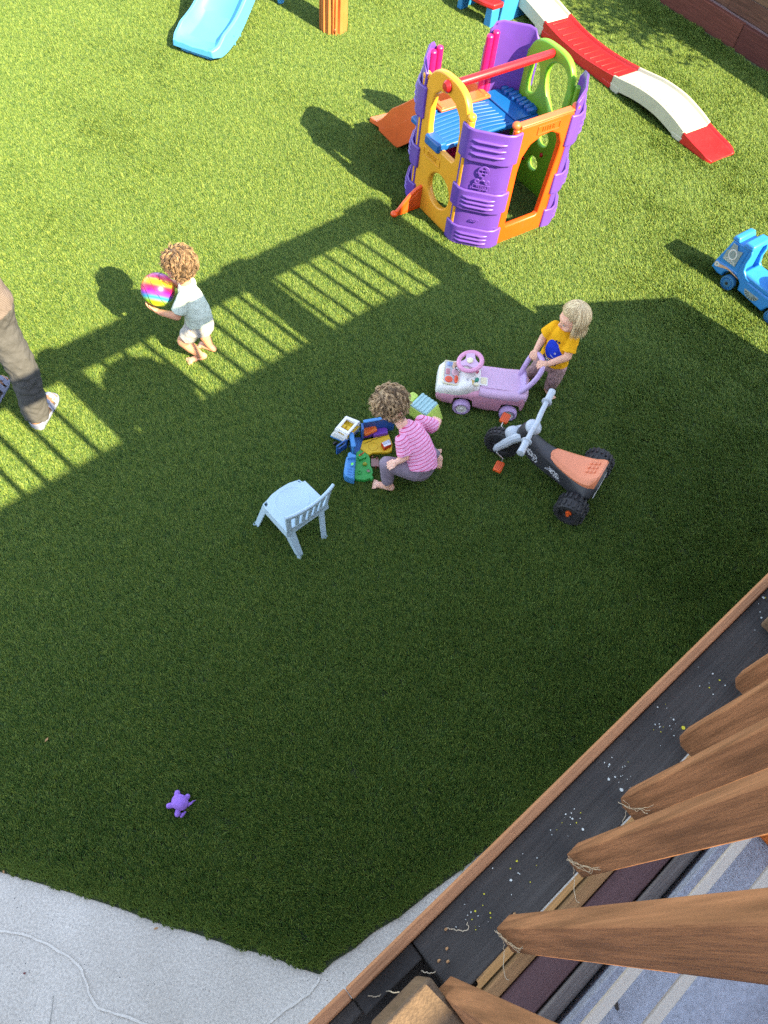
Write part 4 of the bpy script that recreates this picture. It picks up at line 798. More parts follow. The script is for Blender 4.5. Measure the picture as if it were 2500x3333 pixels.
# tall blue side walls
def wallk(name, a, b_, z0, z1, th, m, par=camper, bev=.004):
    a = Vector((*KP(*a, 0), 0)); b_ = Vector((*KP(*b_, 0), 0)); d = (b_-a); L_ = d.length; d.normalize(); n_ = Vector((-d.y, d.x, 0))
    return MB().box((a+b_)/2+Vector((0, 0, (z0+z1)/2)), (L_, th, z1-z0), frame(d, n_).to_3x3()).obj(name, m, par, bevel=bev)
wb = wallk('back_wall', (830, 600), (1520, 480), .006, .135, .014, P_CN); wallk('wall_rim', (826, 600), (1520, 480), .134, .142, .022, P_CB, wb)
wl_ = wallk('side_wall', (820, 760), (800, 610), .006, .13, .014, P_CN)
sw_ = wallk('front_wall', (620, 1080), (560, 760), .006, .095, .014, P_CB); wallk('wall_rim', (620, 1080), (560, 760), .094, .104, .028, P_CB, sw_)
# blue tail section at the lower left
tl = slab('tail', [(440, 1180), (470, 1060), (690, 1050), (650, 1565), (560, 1550), (440, 1500), (405, 1400)], .006, .078, P_CB, bev=.016, res=4)
slab('tail_rim', [(500, 1000), (560, 960), (600, 1010), (690, 1030), (680, 1095), (500, 1110)], .07, .098, P_CB, tl, bev=.006)
for y in (1330, 1390, 1450): MB().tube(smooth_path([(*KP(430, y, .06), .066), (*KP(500, y+40, .07), .078), (*KP(600, y+55, .076), .079)], 4), .0016, 6).obj('tail_crease', P_CN, tl)
x0, y0 = KP(600, 1265, .075); panel('window', rrect(.022, .026, .005), [rrect(.017, .021, .004)], .008, P_CB, tl, Matrix.Translation((x0, y0-.004, .088)) @ Matrix.Rotation(R_(-20), 4, 'Y'), bevel=.002); panel('window_pane', rrect(.017, .021, .004), [], .004, P_LGR, tl, Matrix.Translation((x0, y0-.004, .088)) @ Matrix.Rotation(R_(-20), 4, 'Y'), bevel=.001)
for (x, y) in ((510, 1400), (505, 1450), (640, 1600)): q_ = KP(x, y, .06 if y < 1500 else .02); MB().box((*q_, .074 if y < 1500 else .02), (.007, .014, .012)).obj('latch', P_CB, tl, bevel=.003)
# swung-open door with a window
dA = Vector((*KP(470, 900, 0), .01)); dB = Vector((*KP(240, 1060, 0), .01)); dd_ = (dB-dA); Ld = dd_.length; panel('door', rrect(Ld, .088, .01, Ld/2, .046), [rrect(Ld*.72, .032, .004, Ld/2, .065)], .009, P_CN, camper, frame(dd_, (0, 0, 1), dA), bevel=.002)
# white cab with roof opening, side window and yellow seats
def quad(pts, z): return [Vector((*KP(x, y, z), z)) for x, y in pts]
cR = [(240, 440), (460, 165), (775, 290), (505, 595)]; cM = [(190, 520), (420, 250), (775, 400), (480, 690)]; cB = [(95, 620), (330, 330), (770, 500), (440, 770)]
MB().hexa(quad([(105, 640), (330, 340), (770, 500), (440, 790)], .006), quad(cB, .03)).obj('cab_base', P_CB, camper, bevel=.006, seg=3)
MB().hexa([p+Vector((0, 0, .002)) for p in quad(cB, .03)], quad(cM, .084)).obj('cab_body', P_CW, camper, bevel=.008, seg=3)
rq = quad(cR, .118); rc = sum(rq, Vector())/4
rt = panel('cab_roof', [tuple((rc+(p-rc)*k_)[:2]) for p in rq for k_ in (1.0,)], [[tuple((rc+(p-rc)*.62)[:2]) for p in rq]], .016, P_CW, camper, Matrix.Translation((0, 0, .116)), bevel=.006, res=3)
mq = quad(cM, .082)
for i, j, h_ in ((0, 3, True), (0, 1, False), (1, 2, True)):
    a_ = mq[i].lerp(rc, .04); b_ = mq[j].lerp(rc, .04); ta = rq[i]; tb2 = rq[j]; d_ = b_-a_; L_ = d_.length; upv = ((ta+tb2)/2-(a_+b_)/2); Hh = upv.length-.006
    panel('cab_wall', rrect(L_, Hh, .006, L_/2, Hh/2), [rrect(L_*.5, Hh*.55, .006, L_*.52, Hh*.5)] if h_ else [], .008, P_CW, camper, frame(d_, upv, a_), bevel=.002)
for k_ in (.30, .68):
    p_ = mq[1].lerp(mq[2], k_).lerp(mq[0].lerp(mq[3], k_), .5)+Vector((0, 0, .012)); MB().box(p_, (.030, .034, .026), frame(mq[2]-mq[1], (0, 0, 1)).to_3x3() @ Matrix.Rotation(R_(-90), 3, 'X')).obj('cab_seat', P_CY, camper, bevel=.006)
MB().hexa([p+Vector((0, 0, .001)) for p in mq], [rc+(Vector((p.x, p.y, 0))-Vector((rc.x, rc.y, 0)))*.86+Vector((0, 0, .09-rc.z)) for p in mq]).obj('cab_floor', P_CY, camper)
for px_, py_ in ((215, 800), (430, 800)): q_ = KP(px_, py_, .02); MB().lathe([(.004, .006), (.015, .006), (.016, -.006), (.004, -.006)], 16, Matrix.Translation((q_[0], q_[1]+.006, .018)) @ frame((1, .6, 0), (0, 0, 1)) ).obj('wheel', P_DK, camper)
dock = thing('toy_dock', 'small brown plastic toy dock plank lying by the green floor', 'toy', (*G(*zk(1110, 1220))[:2], GZ), 0)
def DP(x, y, z=.02): g = G(*zk(x, y), z+GZ); return (g.x-dock.location.x, g.y-dock.location.y)
panel('deck_board', [DP(*p) for p in ((1020, 1130), (1190, 1120), (1200, 1310), (1020, 1300))], [], .008, P_BRN, dock, Matrix.Translation((0, 0, .02)), bevel=.002)
for x, y in ((1050, 1090), (1150, 1110), (1220, 1270), (1135, 1300)): q_ = DP(x, y, .03); MB().lathe([(.0001, 0), (.0052, 0), (.0052, .034), (.004, .036), (.0001, .036)], 12, Matrix.Translation((*q_, 0))).obj('bollard', plastic('dock_post', (120, 66, 52)), dock)

# ------------------------------------------------------------------ lime and mint toy house lying behind the squatting child
P_LIM = plastic('lime_toy_plastic', (184, 214, 96), rough=.45, dirt_amt=.2); P_MNT = plastic('mint_toy_plastic', (160, 200, 204), rough=.5, dirt_amt=.2)
zg = lambda x, y: (1290+x*.1025, 1250+y*.1025)
gO = G(*zg(900, 760)); gt = thing('toy_house', 'lime green toy house with ribbed mint roof beside the pink car', 'toy', (gO.x, gO.y, GZ), 0)
def HP(x, y, z): g = G(*zg(x, y), z+GZ); return Vector((g.x-gO.x, g.y-gO.y, z))
rtop = [HP(830, 270, .115), HP(1330, 610, .115), HP(960, 975, .115), HP(450, 640, .115)]
mid = sum(rtop, Vector())/4
roof = MB().hexa([p-Vector((0, 0, .018)) for p in rtop], rtop).obj('roof', P_MNT, gt, bevel=.004)
for i in range(5):
    k = .1+.2*i; a = rtop[0].lerp(rtop[1], k); b_ = rtop[3].lerp(rtop[2], k); d_ = (b_-a); MB().box((a+b_)/2+Vector((0, 0, .002)), (d_.length*.97, .013, .008), frame(d_, rtop[1]-rtop[0]).to_3x3()).obj('roof_rib', P_MNT, roof, bevel=.003)
bot = [Vector((p.x*1.0, p.y*1.0, .006)) for p in rtop]
MB().hexa(bot, [Vector((p.x, p.y, .096)) for p in rtop]).obj('body', P_LIM, gt, bevel=.004)
e0, e1 = rtop[1], rtop[2]; ed = (e1-e0).normalized(); en_ = Vector((ed.y, -ed.x, 0)); en_ = en_ if en_.dot(mid-e0) < 0 else -en_
fl_ = [e0+en_*.004+Vector((0, 0, -.005)), e1+en_*.004+Vector((0, 0, -.005)), HP(1290, 1270, .02), HP(1495, 1070, .02)]
fl_[2].z = fl_[3].z = .012; nn_ = (fl_[1]-fl_[0]).cross(fl_[3]-fl_[0]).normalized(); nn_ = nn_ if nn_.z > 0 else -nn_
fp = MB().hexa([p-nn_*.010 for p in fl_], fl_).obj('hinged_wall', P_LIM, gt, bevel=.004)
ins = [sum(fl_, Vector())/4+(p-sum(fl_, Vector())/4)*.62 for p in fl_]; MB().hexa([p for p in ins], [p+nn_*.004 for p in ins]).obj('wall_inset', P_LIM, fp, bevel=.002)
bx = [HP(540, 215, .10), HP(720, 345, .10), HP(480, 610, .10), HP(270, 360, .10)]
bx_o = MB().hexa([Vector((p.x, p.y, .006)) for p in bx], bx).obj('side_box', P_LIM, gt, bevel=.01, seg=3)
for x, y in ((520, 315), (445, 385), (590, 440)): MB().ell(HP(x, y, .10), (.006, .006, .004)).obj('stud', P_LIM, bx_o)

# ------------------------------------------------------------------ purple plush toy
M_PLU = mat('plush_purple', srgb(158, 118, 216), rough=.95, var=.12, scale=60, bump=.12, bscale=700, spec=.1)
zp = lambda x, y: (500+x*.1085, 2540+y*.1085)
pO = G(*zp(840, 720)); plush = thing('plush_toy', 'small purple plush animal lying face down on the turf', 'plush toy', (pO.x, pO.y, .02), 0)
def PP(x, y, z=.02): g = G(*zp(x, y), z); return Vector((g.x-pO.x, g.y-pO.y, z-.02))
link('body', blob(MB().ell((0, 0, .03), (.042, .035, .028), Matrix.Rotation(R_(-25), 3, 'Z')).ell((.005, -.005, .032), (.034, .029, .026)), .003, 4), M_PLU, plush)
for i, (a, b_, r0, r1) in enumerate((((700, 600), (712, 380), .013, .014), ((930, 620), (1015, 490), .012, .013), ((640, 735), (460, 765), .013, .013), ((745, 880), (715, 1010), .012, .014))):
    link('limb', blob(MB().cap(PP(*a, .042), PP(*b_, .038), r0, r1), .0025, 3), M_PLU, plush)
link('tail', blob(MB().cap(PP(1010, 740, .04), PP(1110, 700, .04), .010, .006).cap(PP(1110, 700, .04), PP(1180, 625, .035), .006, .003).cap(PP(1180, 625, .035), PP(1260, 600, .03), .003, .002), .002, 2), M_PLU, plush)
link('ribbon', blob(MB().cap(PP(950, 950, .035), PP(890, 1010, .035), .005, .005).cap(PP(880, 1020, .035), PP(835, 1080, .032), .009, .007), .002, 2), M_PLU, plush)
# ------------------------------------------------------------------ bits on the ground
M_LEAF = mat('dry_leaf', srgb(170, 130, 88), rough=.9, var=.3, scale=200)
def leaf(px, py, z, s_, label, rot):
    o = Vector(G(px, py, z)); b = MB(); pts = [(-1, 0, .1), (-.3, .42, .25), (.4, .38, .1), (1, .05, .3), (.35, -.4, .15), (-.4, -.36, .3)]
    ob = b.add([(x*s_, y*s_, z_*s_) for x, y, z_ in pts]+[(x*s_, y*s_, z_*s_-.0008) for x, y, z_ in pts], [(0, 1, 2, 3, 4, 5), (11, 10, 9, 8, 7, 6)]+[(i, (i+1) % 6, 6+(i+1) % 6, 6+i) for i in range(6)]).obj('dry_leaf', M_LEAF, loc=o, rot=(0, 0, rot)); tag(ob, label, 'leaf')
leaf(508, 3022, .012, .011, 'dry brown leaf at the edge of the turf on the concrete', .4); leaf(152, 2408, .036, .012, 'pale dry leaf scrap on the shaded turf at lower left', 1.2); leaf(12, 2838, .02, .009, 'pale dry leaf at the far left end of the turf edge', 2.2)
b = MB().prism(rrect(.009, .006, .002), 0, .004); pbb = b.obj('pebble', mat('red_pebble', srgb(120, 60, 60), rough=.9), loc=Vector(G(80, 3168, .0))); tag(pbb, 'small dark red pebble on the concrete at lower left', 'pebble')
# ------------------------------------------------------------------ people
def etube(mb, path, radii, side, n=20, flat=True):
    """loft of ellipses along a path: radii (across, depth), side = direction of 'across'"""
    path = [Vector(p) for p in path]; side = Vector(side); rings = []
    for i, p in enumerate(path):
        t = (path[min(i+1, len(path)-1)]-path[max(i-1, 0)]).normalized(); u = (side-t*side.dot(t)).normalized(); v = t.cross(u); a, b = radii[i]
        rings.append([p+u*a*math.cos(q)+v*b*math.sin(q) for q in (2*math.pi*j/n for j in range(n))])
    return mb.loft(rings)
def skin(name, rgb): return mat(name, srgb(*rgb), rough=.55, var=.06, scale=14, bump=.02, sss=.15, spec=.35)
def cloth(name, rgb, var=.06): return mat(name, srgb(*rgb), rough=.9, var=var, scale=22, bump=.14, bscale=60, spec=.1)
def hair_mat(name, dark, light):
    m = bpy.data.materials.new(name); m.use_nodes = True; t = m.node_tree; p = t.nodes['Principled BSDF']; a = t.nodes.new('ShaderNodeAttribute'); a.attribute_name = 'tone'
    r = t.nodes.new('ShaderNodeValToRGB'); r.color_ramp.elements[0].color = (*srgb(*dark), 1); r.color_ramp.elements[1].color = (*srgb(*light), 1)
    t.links.new(a.outputs['Fac'], r.inputs[0]); t.links.new(r.outputs[0], p.inputs['Base Color']); p.inputs['Roughness'].default_value = .45; p.inputs['Specular IOR Level'].default_value = .4; return m
def foot(mb, ankle, toe, r=.022, n_toes=5, tr=.0062):
    a = Vector(ankle); t = Vector(toe); d = (t-a); d.z = 0; L_ = d.length; d.normalize(); s = Vector((-d.y, d.x, 0)); z0 = min(t.z, a.z)
    heel = a-d*L_*.32; heel.z = .036; mid = a.lerp(t, .55); mid.z = .034; ball = a+d*L_*.80; ball.z = .029
    mb.cap(a, (heel.x, heel.y, .04), r*.92, r*.9); mb.cap(heel, mid, r*.84, r*.82); mb.cap(mid, ball, r*.86, r*.66)
    mb.cap(ball-s*r*.5, ball+s*r*.5, r*.6, r*.58)
    for i in range(n_toes):
        k = (i-2)/2; b0 = ball+s*k*r*1.0; ln = L_*(.24-.03*abs(k+.6)); b1 = b0+d*ln+s*k*.004; b1.z = .024; mb.cap(b0, b1, tr*1.05, tr*(1.15 if i == 0 else .95))
def hand(mb, wrist, tip, nrm, r=.016, spread=.0138, curl=.5, fr=.0053, thumb=1):
    """palm plus five fingers; nrm points out of the back of the hand"""
    w_ = Vector(wrist); t = Vector(tip); d = (t-w_); L_ = d.length; d.normalize(); nr = Vector(nrm); nr = (nr-d*nr.dot(d)).normalized(); s = d.cross(nr)
    k0 = w_+d*L_*.25; k1 = w_+d*L_*.5
    mb.cap(w_, k0, r*.85, r*.9); 
    for q in (-1, 0, 1): mb.cap(k0+s*q*r*.5, k1+s*q*r*.72, r*.62, r*.56)
    for i, ln in enumerate((.86, 1.0, .95, .74)):
        q = (i-1.5)*spread; b0 = k1+s*q; f1 = b0+d*L_*.26*ln-nr*curl*L_*.06; f2 = f1+(d*(1-curl*.55)-nr*curl*.8).normalized()*L_*.20*ln; f3 = f2+(d*(1-curl)-nr*curl*1.1).normalized()*L_*.14*ln
        mb.cap(b0, f1, fr*1.12, fr); mb.cap(f1, f2, fr, fr*.95); mb.cap(f2, f3, fr*.95, fr*.8)
    th0 = k0+s*thumb*r*.7; th1 = th0+(s*thumb*.7+d*.6-nr*.35).normalized()*L_*.22; th2 = th1+(d-nr*.5*curl).normalized()*L_*.2; mb.cap(th0, th1, fr*1.3, fr*1.1); mb.cap(th1, th2, fr*1.1, fr*.9)
def head(mb, C, fd, up, R=.088):
    C = Vector(C); f = Vector(fd).normalized(); u = Vector(up); u = (u-f*u.dot(f)).normalized(); s = u.cross(f); rot = Matrix((s, f, u)).transposed()
    mb.ell(C+u*R*.10-f*R*.08, (R*.90, R*1.02, R*.98), rot, 24, 16); mb.ell(C-u*R*.30+f*R*.22, (R*.74, R*.76, R*.72), rot, 20, 12)
    for q in (-1, 1): mb.ell(C-u*R*.42+f*R*.62+s*q*R*.36, (R*.30, R*.28, R*.28), rot, 12, 8); mb.ell(C-u*R*.16-f*R*.06+s*q*R*.90, (R*.07, R*.15, R*.22), rot, 12, 8); mb.ell(C-u*R*.16+f*R*.02+s*q*R*.92, (R*.09, R*.07, R*.16), rot, 10, 6)
    mb.ell(C-u*R*.70+f*R*.72, (R*.20, R*.18, R*.16), rot, 12, 8); mb.cap(C-u*R*.10+f*R*.93, C-u*R*.30+f*R*1.03, R*.09, R*.13); mb.ell(C+u*R*.15+f*R*.70, (R*.52, R*.30, R*.40), rot, 14, 8)
    mb.cap(C-u*R*.53+f*R*.92-s*R*.12, C-u*R*.53+f*R*.92+s*R*.12, R*.07, R*.07)
    return s, f, u
def face_parts(par, C, s, f, u, R, iris=(70, 90, 110), lip=(196, 110, 100)):
    C = Vector(C)
    for q in (-1, 1):
        e = C-u*R*.06+f*R*.86+s*q*R*.36
        eo = MB().ell(e, (R*.115, R*.07, R*.05), Matrix((s, f, u)).transposed(), 12, 8).obj('eye', mat('eye_white', (.36, .33, .31), rough=.3, var=.02, bump=0), par); MB().ell(e+f*R*.03, (R*.06, R*.05, R*.05), Matrix((s, f, u)).transposed(), 10, 6).obj('iris', mat('iris_%d' % iris[0], srgb(*iris), rough=.15, bump=0), eo)
        b = MB(); b.tube([e+u*R*.20-s*q*R*.16+f*R*.04, e+u*R*.24+f*R*.06, e+u*R*.18+s*q*R*.18-f*R*.02], R*.018, 6); b.obj('eyebrow', mat('brow', srgb(190, 152, 118), rough=.8, bump=0), par)
    b = MB(); b.tube([C-u*R*.52+f*R*.94-s*R*.17, C-u*R*.545+f*R*1.0, C-u*R*.52+f*R*.94+s*R*.17], [R*.03, R*.055, R*.03], 8); b.obj('mouth', mat('lip_%d' % lip[1], srgb(*lip), rough=.4, bump=0), par)
def strands(name, curves, m, par, r=.0022):
    V_ = []; F_ = []; T = []; n = 5
    for k, pts in enumerate(curves):
        tone = .5+.5*math.sin((k//9)*12.9898)*.9+random.uniform(-.12, .12); mb = MB(); L_ = len(pts); mb.tube(pts, [r*(1.15-.85*(i/(L_-1))**2) for i in range(L_)], n); o = len(V_); V_ += mb.v; F_ += [[i+o for i in f_] for f_ in mb.f]; T += [min(1, max(0, tone+random.uniform(-.05, .05)))]*len(mb.v)
    me = bpy.data.meshes.new(name); me.from_pydata(V_, [], F_); at = me.attributes.new('tone', 'FLOAT', 'POINT'); at.data.foreach_set('value', T); me.shade_smooth(); me.materials.append(m)
    ob = bpy.data.objects.new(name, me); COL.objects.link(ob); ob.parent = par; return ob
def scalp_cap(C, s, f, u, R, face_cut=.35, low=-.45, grow=1.06):
    """smooth cap of hair under the strands"""
    C = Vector(C); rot = Matrix((s, f, u)).transposed(); mb = MB(); c2 = C+u*R*.14-f*R*.14
    mb.ell(c2, (R*.97*grow, R*1.0*grow, R*.98*grow), rot, 24, 16); me = mb.mesh('scalp'); bm = bmesh.new(); bm.from_mesh(me)
    kill = [v for v in bm.verts if ((v.co-C).dot(f) > R*face_cut and (v.co-C).dot(u) < R*.62) or (v.co-C).dot(u) < R*low]; bmesh.ops.delete(bm, geom=kill, context='VERTS'); bm.to_mesh(me); bm.free()
    at = me.attributes.new('tone', 'FLOAT', 'POINT'); at.data.foreach_set('value', [.3]*len(me.vertices)); return me
def curly(C, s, f, u, R, n, seed, ln=(.05, .10), amp=.008, low=-.6, face=.45, R2=1.08, locks=9):
    n *= locks
    r = random.Random(seed); out = []; C = Vector(C)
    while len(out) < n:
        z = r.uniform(-.55, 1) if r.random() < .6 else r.uniform(.55, 1); a = r.uniform(0, 2*math.pi); q = math.sqrt(1-z*z); d = s*q*math.cos(a)+f*q*math.sin(a)+u*z
        if d.dot(f) > face and d.dot(u) < .55: continue
        p = C+u*R*.12-f*R*.10+d*R*R2*r.uniform(.94, 1.03); L_ = r.uniform(*ln); grav = -u; dirn = (grav-d*grav.dot(d)); dirn = dirn.normalized() if dirn.length > .05 else s
        dirn = (dirn+s*r.uniform(-.9, .9)+f*r.uniform(-.9, .3)).normalized(); dirn = (dirn-d*dirn.dot(d)).normalized(); sd = d.cross(dirn); ph_ = r.uniform(0, 6.28); tw = r.uniform(2.2, 3.6)*math.pi; am = amp*r.uniform(.6, 1.3); pts = []
        for k in range(13):
            t = k/12; base = p+dirn*L_*t; rad = (base-(C+u*R*.12-f*R*.10)); base = (C+u*R*.12-f*R*.10)+rad.normalized()*(R*R2*(1+.10*t)+.004)
            pts.append(base+(sd*math.cos(ph_+tw*t)+d*(.9*math.sin(ph_+tw*t)+.5))*am*(.4+t))
        for q_ in range(locks):
            of = d*r.uniform(-.005, .005)+sd*r.uniform(-.006, .006)+dirn*r.uniform(-.006, .006); sh_ = r.uniform(.85, 1.0); kk = max(6, int(13*sh_)); out.append([p_+of*(.6+.5*i_/12) for i_, p_ in enumerate(pts[:kk])])
    return out
def finish(root, mb, m, voxel=.003): return link('body', blob(mb, voxel, 3, .45), m, root)

# ---- toddler carrying the rainbow ball
SK1 = skin('skin_light', (196, 144, 118))
b1 = thing('person', 'curly-haired toddler in pale tee and white shorts carrying the rainbow ball', 'person')
mb = MB(); hC = (-1.368, 3.272, .748); s1, f1, u1 = head(mb, hC, (-.96, -.18, -.22), (-.2, 0, 1), .083)
mb.cap((-1.335, 3.255, .60), (-1.352, 3.265, .68), .036, .034)
etube(mb, [(-1.295, 3.235, .33), (-1.295, 3.235, .42), (-1.318, 3.245, .52), (-1.335, 3.25, .60)], [(.075, .062), (.078, .066), (.08, .06), (.05, .04)], (0, 1, 0))
for sg, sh, el, wr in ((-1, (-1.338, 3.18, .585), (-1.392, 3.150, .462), (-1.512, 3.190, .432)), (1, (-1.338, 3.315, .585), (-1.395, 3.372, .48), (-1.500, 3.392, .50))):
    mb.cap(sh, el, .030, .026); mb.cap(el, wr, .027, .018)
hand(mb, (-1.512, 3.190, .432), (-1.612, 3.232, .438), (-.2, -.55, -.8), .017, .0138, .55, .0054, 1)
hand(mb, (-1.500, 3.392, .50), (-1.590, 3.365, .515), (-.25, .95, .0), .017, .0138, .5, .0054, -1)
for hp, kn, an, toe in (((-1.315, 3.20, .335), (-1.408, 3.196, .205), (-1.332, 3.232, .062), (-1.402, 3.190, .02)), ((-1.285, 3.285, .335), (-1.325, 3.322, .20), (-1.290, 3.325, .062), (-1.372, 3.345, .02))):
    mb.cap(hp, kn, .052, .038); mb.cap(kn, Vector(kn).lerp(Vector(an), .45), .037, .036); mb.cap(Vector(kn).lerp(Vector(an), .45), an, .036, .024); foot(mb, an, toe, .023)
bo1 = finish(b1, mb, SK1); face_parts(b1, hC, s1, f1, u1, .083, (90, 70, 50))
HM1 = hair_mat('hair_brown', (62, 50, 38), (158, 130, 98))
link('hair', scalp_cap(hC, s1, f1, u1, .083), HM1, bo1, solid=.006); strands('curls', curly(hC, s1, f1, u1, .083, 215, 5, amp=.0095, R2=1.06), HM1, bo1, .0009)
C1_ = Vector(hC)+u1*.083*1.10-f1*.03-s1*.01
MB().lathe([(.010, -.004), (.0115, 0), (.010, .004)], 12, Matrix.Translation(C1_)).obj('hair_tie', mat('tie', srgb(220, 200, 150), rough=.7), bo1)
sh = MB(); etube(sh, [(-1.292, 3.235, .372), (-1.298, 3.237, .44), (-1.322, 3.245, .53), (-1.337, 3.25, .59), (-1.344, 3.255, .632)], [(.094, .083), (.092, .080), (.083, .070), (.072, .054), (.045, .042)], (0, 1, 0))
for shp, elb in (((-1.338, 3.19, .588), (-1.378, 3.158, .492)), ((-1.338, 3.308, .588), (-1.380, 3.352, .505))): sh.cap(shp, Vector(shp).lerp(Vector(elb), .5), .040, .042); sh.tube([Vector(shp), Vector(shp).lerp(Vector(elb), .5), Vector(elb)], [.036, .042, .046], 16)
M_TEE = cloth('pale_tee', (184, 198, 188)); link('tee', blob(sh, .005, 3, disp=(.035, .010)), M_TEE, b1)
st_ = MB(); etube(st_, [(-1.297, 3.237, .395), (-1.295, 3.237, .34), (-1.30, 3.237, .295)], [(.085, .080), (.090, .090), (.084, .083)], (0, 1, 0))
for hp, kn in (((-1.318, 3.20, .33), (-1.408, 3.196, .205)), ((-1.288, 3.283, .33), (-1.325, 3.322, .20))): st_.tube([Vector(hp), Vector(hp).lerp(Vector(kn), .45), Vector(hp).lerp(Vector(kn), .66)], [.062, .056, .054], 18)
link('shorts', blob(st_, .005, 3, disp=(.03, .007)), cloth('white_shorts', (166, 166, 166)), b1)

# ---- rainbow ball
bC = Vector((-1.534, 3.284, .522)); BR = .099
def ball_mat():
    m = bpy.data.materials.new('rainbow_ball'); m.use_nodes = True; t = m.node_tree; n = t.nodes; L = t.links; p = n['Principled BSDF']; tc = n.new('ShaderNodeTexCoord'); mp = n.new('ShaderNodeMapping'); mp.inputs['Rotation'].default_value = (R_(20), R_(35), R_(-42)); L.new(tc.outputs['Object'], mp.inputs[0])
    sx = n.new('ShaderNodeSeparateXYZ'); L.new(mp.outputs[0], sx.inputs[0]); mr = n.new('ShaderNodeMapRange'); mr.inputs[1].default_value = -BR; mr.inputs[2].default_value = BR; L.new(sx.outputs[0], mr.inputs[0]); r = n.new('ShaderNodeValToRGB'); L.new(mr.outputs[0], r.inputs[0]); e = r.color_ramp.elements
    cols = [(0, (190, 200, 20)), (.13, (150, 205, 40)), (.24, (30, 150, 200)), (.33, (110, 60, 190)), (.43, (190, 16, 120)), (.55, (200, 30, 70)), (.64, (224, 130, 20)), (.73, (226, 170, 30)), (.82, (214, 50, 90)), (.92, (180, 30, 140)), (1, (80, 60, 180))]
    e[0].position = 0; e[0].color = (*srgb(*cols[0][1]), 1); e[1].position = 1; e[1].color = (*srgb(*cols[-1][1]), 1)
    for q, c in cols[1:-1]: x = e.new(q); x.color = (*srgb(*c), 1)
    L.new(r.outputs[0], p.inputs['Base Color']); p.inputs['Roughness'].default_value = .32
    nb = n.new('ShaderNodeTexNoise'); nb.inputs['Scale'].default_value = 260; bu = n.new('ShaderNodeBump'); bu.inputs['Strength'].default_value = .08; L.new(tc.outputs['Object'], nb.inputs[0]); L.new(nb.outputs[0], bu.inputs['Height']); L.new(bu.outputs[0], p.inputs['Normal']); return m
ball = thing('ball', 'rainbow-coloured basketball held by the curly-haired toddler', 'ball', bC, 0, rot=(R_(25), R_(-20), R_(30)))
MB().ell((0, 0, 0), (BR, BR, BR), None, 40, 26).obj('shell', ball_mat(), ball)
M_SEAM = plastic('ball_seam', (40, 34, 40))
def seam(fn): MB().tube([Vector(fn(2*math.pi*i/60)).normalized()*(BR+.0002) for i in range(61)], .0017, 6, cap=False).obj('seam', M_SEAM, ball)
seam(lambda a: (math.cos(a), math.sin(a), 0)); seam(lambda a: (0, math.cos(a), math.sin(a)))
for q in (-1, 1): seam(lambda a: (q*(.62+.16*math.cos(2*a)), .78*math.cos(a), .78*math.sin(a)))
for j, l_ in enumerate((.020, .014, .018, .016)): d_ = Vector((-.25, -.90, -.32)).normalized(); o_ = d_*(BR+.0004); xa = Vector((0, 0, 1)).cross(d_).normalized(); MB().box(o_+xa*.02+d_.cross(xa)*(.006*j-.01), (l_, .0022, .0008), frame(xa, d_.cross(xa)).to_3x3()).obj('print_line', M_SEAM, ball)

# ---- blonde toddler in the mustard tee
g1 = thing('person', 'blonde toddler in mustard tee with blue whale print gripping the car handle', 'person')
mb = MB(); hC = (.945, 3.374, .682); s2, f2, u2 = head(mb, hC, (-.93, -.30, -.28), (-.15, 0, 1), .083)
mb.cap((.925, 3.388, .56), (.935, 3.380, .63), .034, .032)
SD = Vector((.83, -.55, 0))          # towards her left
etube(mb, [(.925, 3.388, .30), (.925, 3.388, .40), (.925, 3.388, .48), (.925, 3.388, .56)], [(.07, .058), (.074, .062), (.074, .056), (.045, .036)], SD)
HL = Vector((.834, 3.244, .398)); HRt = Vector((.770, 3.318, .392))
for shp, el, wr in (((.985, 3.350, .545), (.970, 3.283, .452), (.868, 3.252, .405)), ((.866, 3.432, .545), (.824, 3.425, .450), (.790, 3.352, .412))):
    mb.cap(shp, el, .028, .025); mb.cap(el, wr, .026, .018)
hand(mb, (.868, 3.252, .408), (.792, 3.238, .402), (.1, -.25, 1), .017, .0138, .8, .0054, -1)
hand(mb, (.790, 3.352, .412), (.766, 3.284, .398), (-.2, -.1, 1), .017, .0138, .8, .0054, 1)
for hp, kn, an, toe in (((.962, 3.358, .30), (.962, 3.345, .185), (.962, 3.372, .062), (.990, 3.318, .02)), ((.885, 3.415, .30), (.845, 3.405, .185), (.828, 3.462, .062), (.792, 3.400, .02))):
    mb.cap(hp, kn, .046, .034); mb.cap(kn, an, .034, .023); foot(mb, an, toe, .022)
bo2 = finish(g1, mb, skin('skin_fair', (226, 176, 150))); face_parts(g1, hC, s2, f2, u2, .083, (66, 74, 84))
HM2 = hair_mat('hair_blonde', (176, 150, 108), (240, 222, 178))
link('hair', scalp_cap(hC, s2, f2, u2, .083, face_cut=.42, low=-.5, grow=1.08), HM2, bo2, solid=.006)
